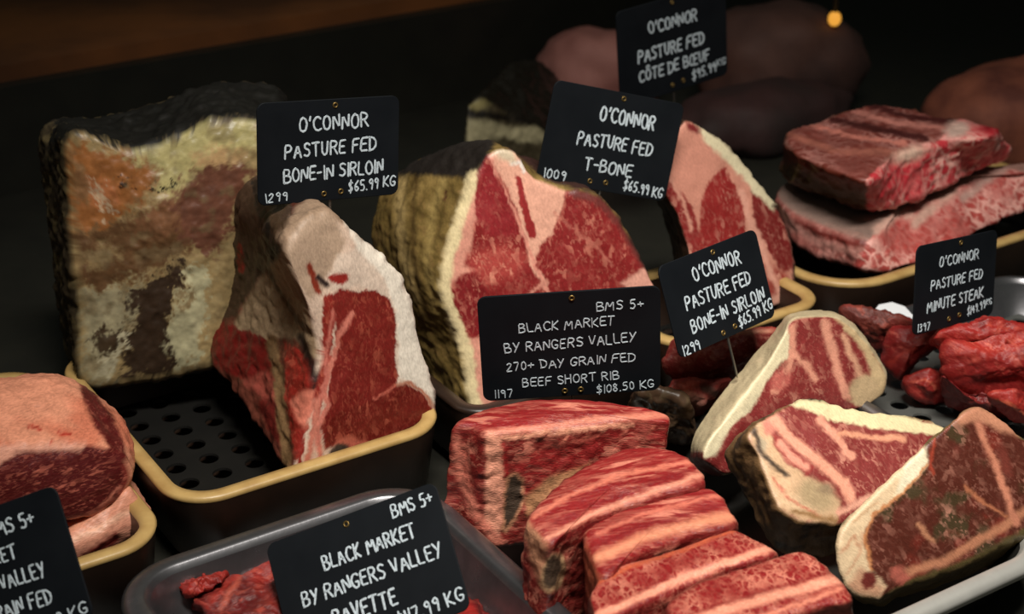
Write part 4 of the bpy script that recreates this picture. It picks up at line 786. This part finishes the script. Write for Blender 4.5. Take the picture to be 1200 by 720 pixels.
# ------------------------------------------------------------------ price cards with chalk-pen lettering
G = {
 'A': [[(0, 0), (1.5, 6), (3.2, 0)], [(.6, 2), (2.7, 2.1)]], 'B': [[(0, 0), (0, 6), (2, 5.9), (2.6, 4.8), (1.9, 3.3), (.1, 3.1)], [(1.6, 3.2), (3, 2.3), (2.8, .7), (1.5, 0), (0, 0)]],
 'C': [[(3, 5), (2.2, 5.9), (1, 5.7), (.1, 4), (.1, 2), (.9, .3), (2.1, 0), (3.1, .8)]], 'D': [[(.2, 0), (.2, 6)], [(-.2, 6), (1.7, 5.7), (3, 4.2), (3, 2), (1.9, .4), (-.1, 0)]],
 'E': [[(2.7, 6), (.1, 5.9), (0, 0), (2.7, .1)], [(.1, 3.1), (2.2, 3.2)]], 'F': [[(2.8, 6), (.1, 5.9), (0, 0)], [(.1, 3.1), (2.2, 3.2)]],
 'G': [[(3, 5), (2.1, 5.9), (.9, 5.6), (0, 3.8), (.1, 1.6), (1.2, .1), (2.6, .4), (3, 2.4), (1.7, 2.5)]], 'I': [[(.4, 6), (.4, 0)]], 'K': [[(0, 6), (0, 0)], [(2.8, 5.9), (.1, 2.7), (2.9, 0)]],
 'H': [[(0, 6), (0, 0)], [(2.9, 6), (2.9, 0)], [(0, 3.1), (2.9, 3.2)]], 'L': [[(0, 6), (0, .1), (2.5, 0)]], 'M': [[(0, 0), (.4, 6), (1.9, 2), (3.3, 6), (3.8, 0)]], 'N': [[(0, 0), (.1, 6), (2.8, .2), (2.9, 6)]],
 'O': [[(1.5, 6), (.4, 5.2), (0, 3), (.4, .8), (1.5, 0), (2.7, .7), (3.1, 3), (2.6, 5.2), (1.5, 6)]], 'P': [[(0, 0), (0, 6), (2, 5.8), (2.9, 4.6), (2.1, 3.1), (.1, 2.8)]],
 'R': [[(0, 0), (0, 6), (2, 5.8), (2.8, 4.6), (2, 3.2), (.1, 2.9)], [(1.2, 3), (2.9, 0)]], 'S': [[(2.7, 5.2), (1.6, 6), (.3, 5.2), (.5, 3.7), (2.2, 2.7), (2.7, 1.3), (1.6, 0), (.1, .6)]],
 'T': [[(-.1, 5.9), (3.1, 6)], [(1.5, 6), (1.4, 0)]], 'U': [[(0, 6), (.1, 1.6), (1.2, 0), (2.4, .8), (2.8, 6)]], 'V': [[(0, 6), (1.4, 0), (2.9, 6)]], 'Y': [[(0, 6), (1.4, 3)], [(2.9, 6), (.7, 0)]],
 '0': [[(1.2, 6), (.2, 4.8), (.1, 1.5), (1.1, 0), (2.2, 1.4), (2.2, 4.6), (1.2, 6)]], '1': [[(.4, 6), (.4, 0)]], '2': [[(.1, 4.8), (1, 6), (2.1, 5), (1.7, 3.2), (0, 0), (2.5, .1)]],
 '3': [[(.2, 5.5), (1.3, 6), (2.1, 4.8), (.9, 3.2), (2.2, 1.8), (1.4, .1), (.1, .5)]], '4': [[(1.9, 0), (1.8, 6), (0, 2), (2.7, 2.1)]], '5': [[(2.4, 6), (.5, 5.9), (.3, 3.4), (1.7, 3.6), (2.4, 1.9), (1.5, 0), (.1, .4)]],
 '6': [[(1.9, 6), (.4, 3.4), (.2, 1.2), (1.3, 0), (2.3, 1.3), (1.5, 2.8), (.3, 2)]], '7': [[(0, 5.9), (2.4, 6), (.8, 0)]], '8': [[(1.2, 3.2), (.2, 4.7), (1.2, 6), (2.2, 4.7), (1.2, 3.2), (0, 1.5), (1.2, 0), (2.4, 1.5), (1.2, 3.2)]],
 '9': [[(2.2, 4.2), (1.1, 3.2), (.1, 4.5), (1.1, 6), (2.2, 4.8), (1.9, 0)]], '$': [[(2.5, 5), (1.5, 5.6), (.3, 4.8), (.6, 3.5), (2.1, 2.6), (2.4, 1.2), (1.4, .4), (.1, .9)], [(1.5, 6.7), (1.2, -.7)]],
 '.': [[(.2, .1), (.5, .1)]], "'": [[(.6, 6.3), (.2, 4.6)]], '-': [[(0, 3), (1.8, 3.1)]], '+': [[(0, 3), (2.6, 3)], [(1.3, 4.4), (1.3, 1.6)]],
 'Ô': [[(1.5, 6), (.4, 5.2), (0, 3), (.4, .8), (1.5, 0), (2.7, .7), (3.1, 3), (2.6, 5.2), (1.5, 6)], [(.6, 7), (1.5, 7.9), (2.5, 7)]],
 'Œ': [[(1.5, 6), (.4, 5.2), (0, 3), (.4, .8), (1.5, 0), (2.6, .7), (2.9, 3), (2.5, 5.2), (1.5, 6)], [(5.2, 6), (2.8, 5.9), (2.8, 0), (5.2, .1)], [(2.8, 3.1), (4.7, 3.2)]],
}
ADV = {k: max(p[0] for s in v for p in s) for k, v in G.items()}
def write(mb, text, W, H, u0, u1, v, cap, rng, rise=0., wgt=.115):
    tot = 0
    for ch in text: tot += 2.2 if ch == ' ' else ADV[ch]+1.15
    tot -= 1.15; sx = (u1-u0)*W/tot; sy = cap*H/6; x = (u0-.5)*W; s = min(sx, sy)
    def_r = cap*H*wgt/2
    for ch in text:
        if ch == ' ': x += 2.2*sx; continue
        jy = rng.normal(0, .16); ja = rng.normal(0, .04); js = 1+rng.normal(0, .04)
        for st in G[ch]:
            P = []
            for q in st:
                px = x+(q[0]*js+(q[1]-3)*ja+rng.normal(0, .05))*sx
                frac = (px/W+.5-u0)/max(u1-u0, 1e-6)
                P.append((px, (.5-v)*H+(q[1]-3+jy+rng.normal(0, .07))*sy+rise*H*frac))
            if len(P) > 2:
                Q = [P[0]]
                for a, b2, c in zip(P[:-2], P[1:-1], P[2:]):
                    for t in (.25, .5, .75): pass
                    Q += [tuple(np.array(a)*.15+np.array(b2)*.85), tuple(np.array(b2)*.85+np.array(c)*.15)]
                P = Q+[P[-1]]
            # a flat bead of chalk ink: capsule cross-section sitting on the card
            n = len(P); pts = np.array(P)
            V = []; Fc = []
            d0 = pts[1]-pts[0]; d1 = pts[-1]-pts[-2]; d0 = d0/(np.linalg.norm(d0)+1e-9); d1 = d1/(np.linalg.norm(d1)+1e-9)
            pts = np.vstack([pts[0]-d0*def_r*.8, pts, pts[-1]+d1*def_r*.8]); n = len(pts)
            for i in range(n):
                d = pts[min(i+1, n-1)]-pts[max(i-1, 0)]; d = d/(np.linalg.norm(d)+1e-9); nn = np.array([-d[1], d[0]])
                r = def_r*(.45 if i in (0, n-1) else 1)*(1+rng.normal(0, .08))
                for o_, h_ in ((1, 0.0), (.75, -.00022), (-.75, -.00022), (-1, 0.0)):
                    p = pts[i]+nn*o_*r; V.append((p[0], -.0007+h_, p[1]))
            for i in range(n-1):
                for k in range(3): Fc.append((i*4+k, i*4+k+1, (i+1)*4+k+1, (i+1)*4+k))
            Fc.append((0, 1, 2, 3)); Fc.append(((n-1)*4+3, (n-1)*4+2, (n-1)*4+1, (n-1)*4))
            mb.add(V, Fc)
        x += (ADV[ch]+1.15)*sx
M_CARD = plain('matte_black_card', (15, 18, 22), .6, spec=.12, rgb2=(19, 22, 26), scale=35)
M_INK = plain('white_chalk_ink', (206, 218, 226), .7, spec=.1, mottle=.35, scale=900)
M_BRASS = plain('brass_eyelet', (120, 98, 54), .45, metal=.8)
M_PIN = plain('steel_pin', (130, 128, 122), .3, metal=.9)
def card(label, c, rv, wh, lines, seed, k=1., eye=((.54, .06), (.46, .93), (.58, .92)), pin=.03, pin_u=.5, small=(), wgt=.155):
    c = CC+(np.array(c)-CC)*k; wh = (wh[0]*k, wh[1]*k)
    rv = Vector(rv); M = Matrix.Translation(Vector(c)) @ Matrix.Rotation(rv.length, 4, rv.normalized())
    W, H = wh; rng = np.random.default_rng(seed)
    root = empty('price_card', c, label, 'price card', None, M)
    mb = MB(); loft_profile(mb, W, H, .0052, [(-.0003, -.0006), (0, -.0004), (0, .0004), (-.0003, .0006)], True, True)
    V = [(v[0], v[2], v[1]) for v in mb.V]; Fc = [f[::-1] for f in mb.F]
    mesh_obj('card', V, Fc, M_CARD, root, False)
    for nm, grp in (('lettering', lines), ('item_number', small[:1] if len(small) > 1 else []), ('price', small[1:] if len(small) > 1 else small)):
        if not grp: continue
        mb = MB()
        for (t, u0, u1, v, cap, rise) in grp: write(mb, t, W, H, u0, u1, v, cap, rng, rise, wgt)
        mb.build(nm, M_INK, root, False)
    for (u, v) in eye:
        mb = MB(); V = []; Fc = []; n = 18
        for i in range(n):
            a = 2*math.pi*i/n
            for r, y in ((.0008, -.0004), (.0010, -.0011), (.0015, -.0012), (.0018, -.0007)):
                V.append(((u-.5)*W+math.cos(a)*r, y, (.5-v)*H+math.sin(a)*r))
        for i in range(n):
            j = (i+1) % n
            for k in range(3): Fc.append((i*4+k, j*4+k, j*4+k+1, i*4+k+1))
        mb.add(V, Fc); mb.build('eyelet', M_BRASS, root)
    mb = MB(); x = (pin_u-.5)*W; mb.tube([(x, .0012, -H*.25), (x, .0012, -H/2), (x, .0012, -H/2-pin*.9), (x, .0012, -H/2-pin)], [.0008, .0008, .0008, .0002])
    mb.build('pin', M_PIN, root)
    return root
card('black price card lettered BONE-IN SIRLOIN, pinned in the upright sirloin roast at left', [-0.1161, 0.9695, 0.1882], [-0.1431, 0.0706, 0.4892], [0.0963, 0.0652],
     [("O'CONNOR", .29, .77, .235, .135, .01), ('PASTURE FED', .19, .83, .485, .13, .02), ('BONE-IN SIRLOIN', .18, .885, .725, .13, .03)], 1, .935, small=[('1299', .05, .20, .93, .085, .01), ('$65.99 KG', .635, .975, .885, .105, .03)], pin=.03, pin_u=.51)
card('black price card lettered T-BONE, tilted, standing behind the big T-bone roast', [0.0677, 1.0473, 0.1652], [-0.2661, 0.2419, 0.3259], [0.0987, 0.0688],
     [("O'CONNOR", .38, .80, .245, .14, 0), ('PASTURE FED', .25, .82, .51, .125, 0), ('T-BONE', .34, .70, .755, .12, 0)], 2, .965, small=[('1009', .05, .21, .915, .09, 0), ('$65.99 KG', .66, .97, .90, .10, -.02)], eye=((.53, .06), (.40, .92), (.52, .91)), pin=.06)
card('black price card lettered COTE DE BOEUF, highest and farthest back in the photo', [0.1261, 1.2317, 0.1783], [0.0177, -0.09, 0.5658], [0.1066, 0.0779],
     [("O'CONNOR", .28, .72, .26, .12, 0), ('PASTURE FED', .18, .78, .525, .125, .0), ('CÔTE DE BŒUF', .18, .83, .735, .115, .02)], 3, small=[('$95.99', .665, .885, .895, .10, .03), ('KG', .90, .98, .84, .07, 0)], eye=((.5, .06), (.48, .925), (.58, .91)), pin=.07)
card('black price card lettered BEEF SHORT RIB, upright in the middle of the photo', [0.0333, 0.8221, 0.1254], [0.0803, -0.0474, 0.0469], [0.1031, 0.0701],
     [('BMS 5+', .65, .905, .155, .082, .0), ('BLACK MARKET', .22, .745, .315, .082, .02), ('BY RANGERS VALLEY', .135, .86, .495, .088, .03), ('270+ DAY GRAIN FED', .14, .855, .675, .08, .02), ('BEEF SHORT RIB', .225, .765, .84, .08, .015)], 4,
     small=[('1197', .065, .165, .935, .075, .0), ('$108.50 KG', .64, .96, .955, .078, .03)], eye=((.515, .06), (.46, .945), (.55, .94)), pin=.026, pin_u=.5, wgt=.125)
card('black price card lettered BONE-IN SIRLOIN, tilted, pinned in the thick steak at right', [0.1245, 0.8847, 0.1284], [-0.3827, -0.1336, 0.7381], [0.089, 0.0566],
     [("O'CONNOR", .30, .78, .22, .145, .0), ('PASTURE FED', .17, .83, .48, .14, .0), ('BONE-IN SIRLOIN', .17, .93, .735, .135, .03)], 5, small=[('1299', .04, .20, .935, .105, .0), ('$65.99 KG', .62, .985, .90, .115, .06)], eye=((.535, .07), (.45, .93), (.575, .915)), pin=.026)
card('black price card lettered MINUTE STEAK, standing in the pile of thin red steaks', [0.3009, 0.9962, 0.0833], [-0.2192, 0.0703, 0.7013], [0.0921, 0.0606],
     [("O'CONNOR", .28, .76, .235, .11, .0), ('PASTURE FED', .19, .83, .475, .11, .0), ('MINUTE STEAK', .155, .85, .715, .12, .02)], 6, .945, small=[('1397', .05, .20, .93, .085, .0), ('$149.99', .66, .885, .885, .095, .04), ('KG', .90, .97, .83, .07, .0)], eye=((.53, .06), (.43, .91), (.56, .895)), pin=.03)
BM = [('BMS 5+', .73, .96, .105, .10, .0), ('BLACK MARKET', .29, .82, .295, .11, .0), ('BY RANGERS VALLEY', .13, .93, .505, .11, .0)]
card('black price card lettered BAVETTE, leaning back in the foreground steel tray', [-0.0747, 0.6856, 0.0622], [-0.774, -0.393, -0.1656], [0.098, 0.0683],
     BM+[('BAVETTE', .27, .63, .72, .12, .0)], 7, small=[('$117.99 KG', .60, .98, .90, .10, .03)], eye=((.47, .07), (.46, .93), (.57, .93)), pin=.02, wgt=.16)
card('black price card cut off by the bottom left corner of the photo', [-0.2568, 0.66, 0.0782], [-0.5098, -0.389, -0.1766], [0.0973, 0.0674],
     [('BMS 5+', .56, .83, .17, .105, .0), ('BLACK MARKET', .12, .68, .36, .10, .0), ('BY RANGERS VALLEY', .06, .81, .55, .105, .0), ('270+ DAY GRAIN FED', .06, .80, .745, .105, .0)], 8, small=[('.99 KG', .72, .975, .935, .085, .03)], eye=((.5, .06), (.5, .95)), pin=.02, wgt=.16)

# ------------------------------------------------------------------ odds and ends
mb = MB(); P = bp([(1024, 366), (1030, 359), (1045, 356), (1060, 361), (1070, 372), (1066, 380), (1030, 378)], planez(.05)); n = len(P)
V = list(P)+[p+np.array([0, 0, .0012]) for p in P]; mb.add(V, [tuple(range(n))[::-1], tuple(range(n, 2*n))]+[(i, (i+1) % n, n+(i+1) % n, n+i) for i in range(n)])
o = mb.build('paper_sheet', plain('white_paper', (225, 228, 232), .7), None, False); tag(o, 'scrap of white paper showing behind the thin red steaks', 'paper')
m, nt, b = new_mat('amber_glow'); b.inputs['Emission Color'].default_value = (1.0, .45, .06, 1); b.inputs['Emission Strength'].default_value = .8; b.inputs['Base Color'].default_value = (.4, .15, .02, 1)
p = at(978, 22, 1.60); root = empty('pilot_lamp', [p[0], p[1], p[2]], 'tiny amber light glowing in the dark background at top right', 'lamp')
ring = [(math.sin(t)*.0065, -math.cos(t)*.0075) for t in np.linspace(0.05, math.pi-.05, 12)]
V = []; Fc = []
for i, (r, z) in enumerate(ring):
    for k in range(16): V.append((r*math.cos(k*math.pi/8), r*math.sin(k*math.pi/8), z))
for i in range(11):
    for k in range(16): Fc.append((i*16+k, i*16+(k+1) % 16, (i+1)*16+(k+1) % 16, (i+1)*16+k))
mesh_obj('bulb', V, Fc, m, root)
mb = MB(); mb.tube([(0, 0, .005), (0, 0, .30), (0, 0, .9)], .0022); mb.build('cord', M_WALL, root)
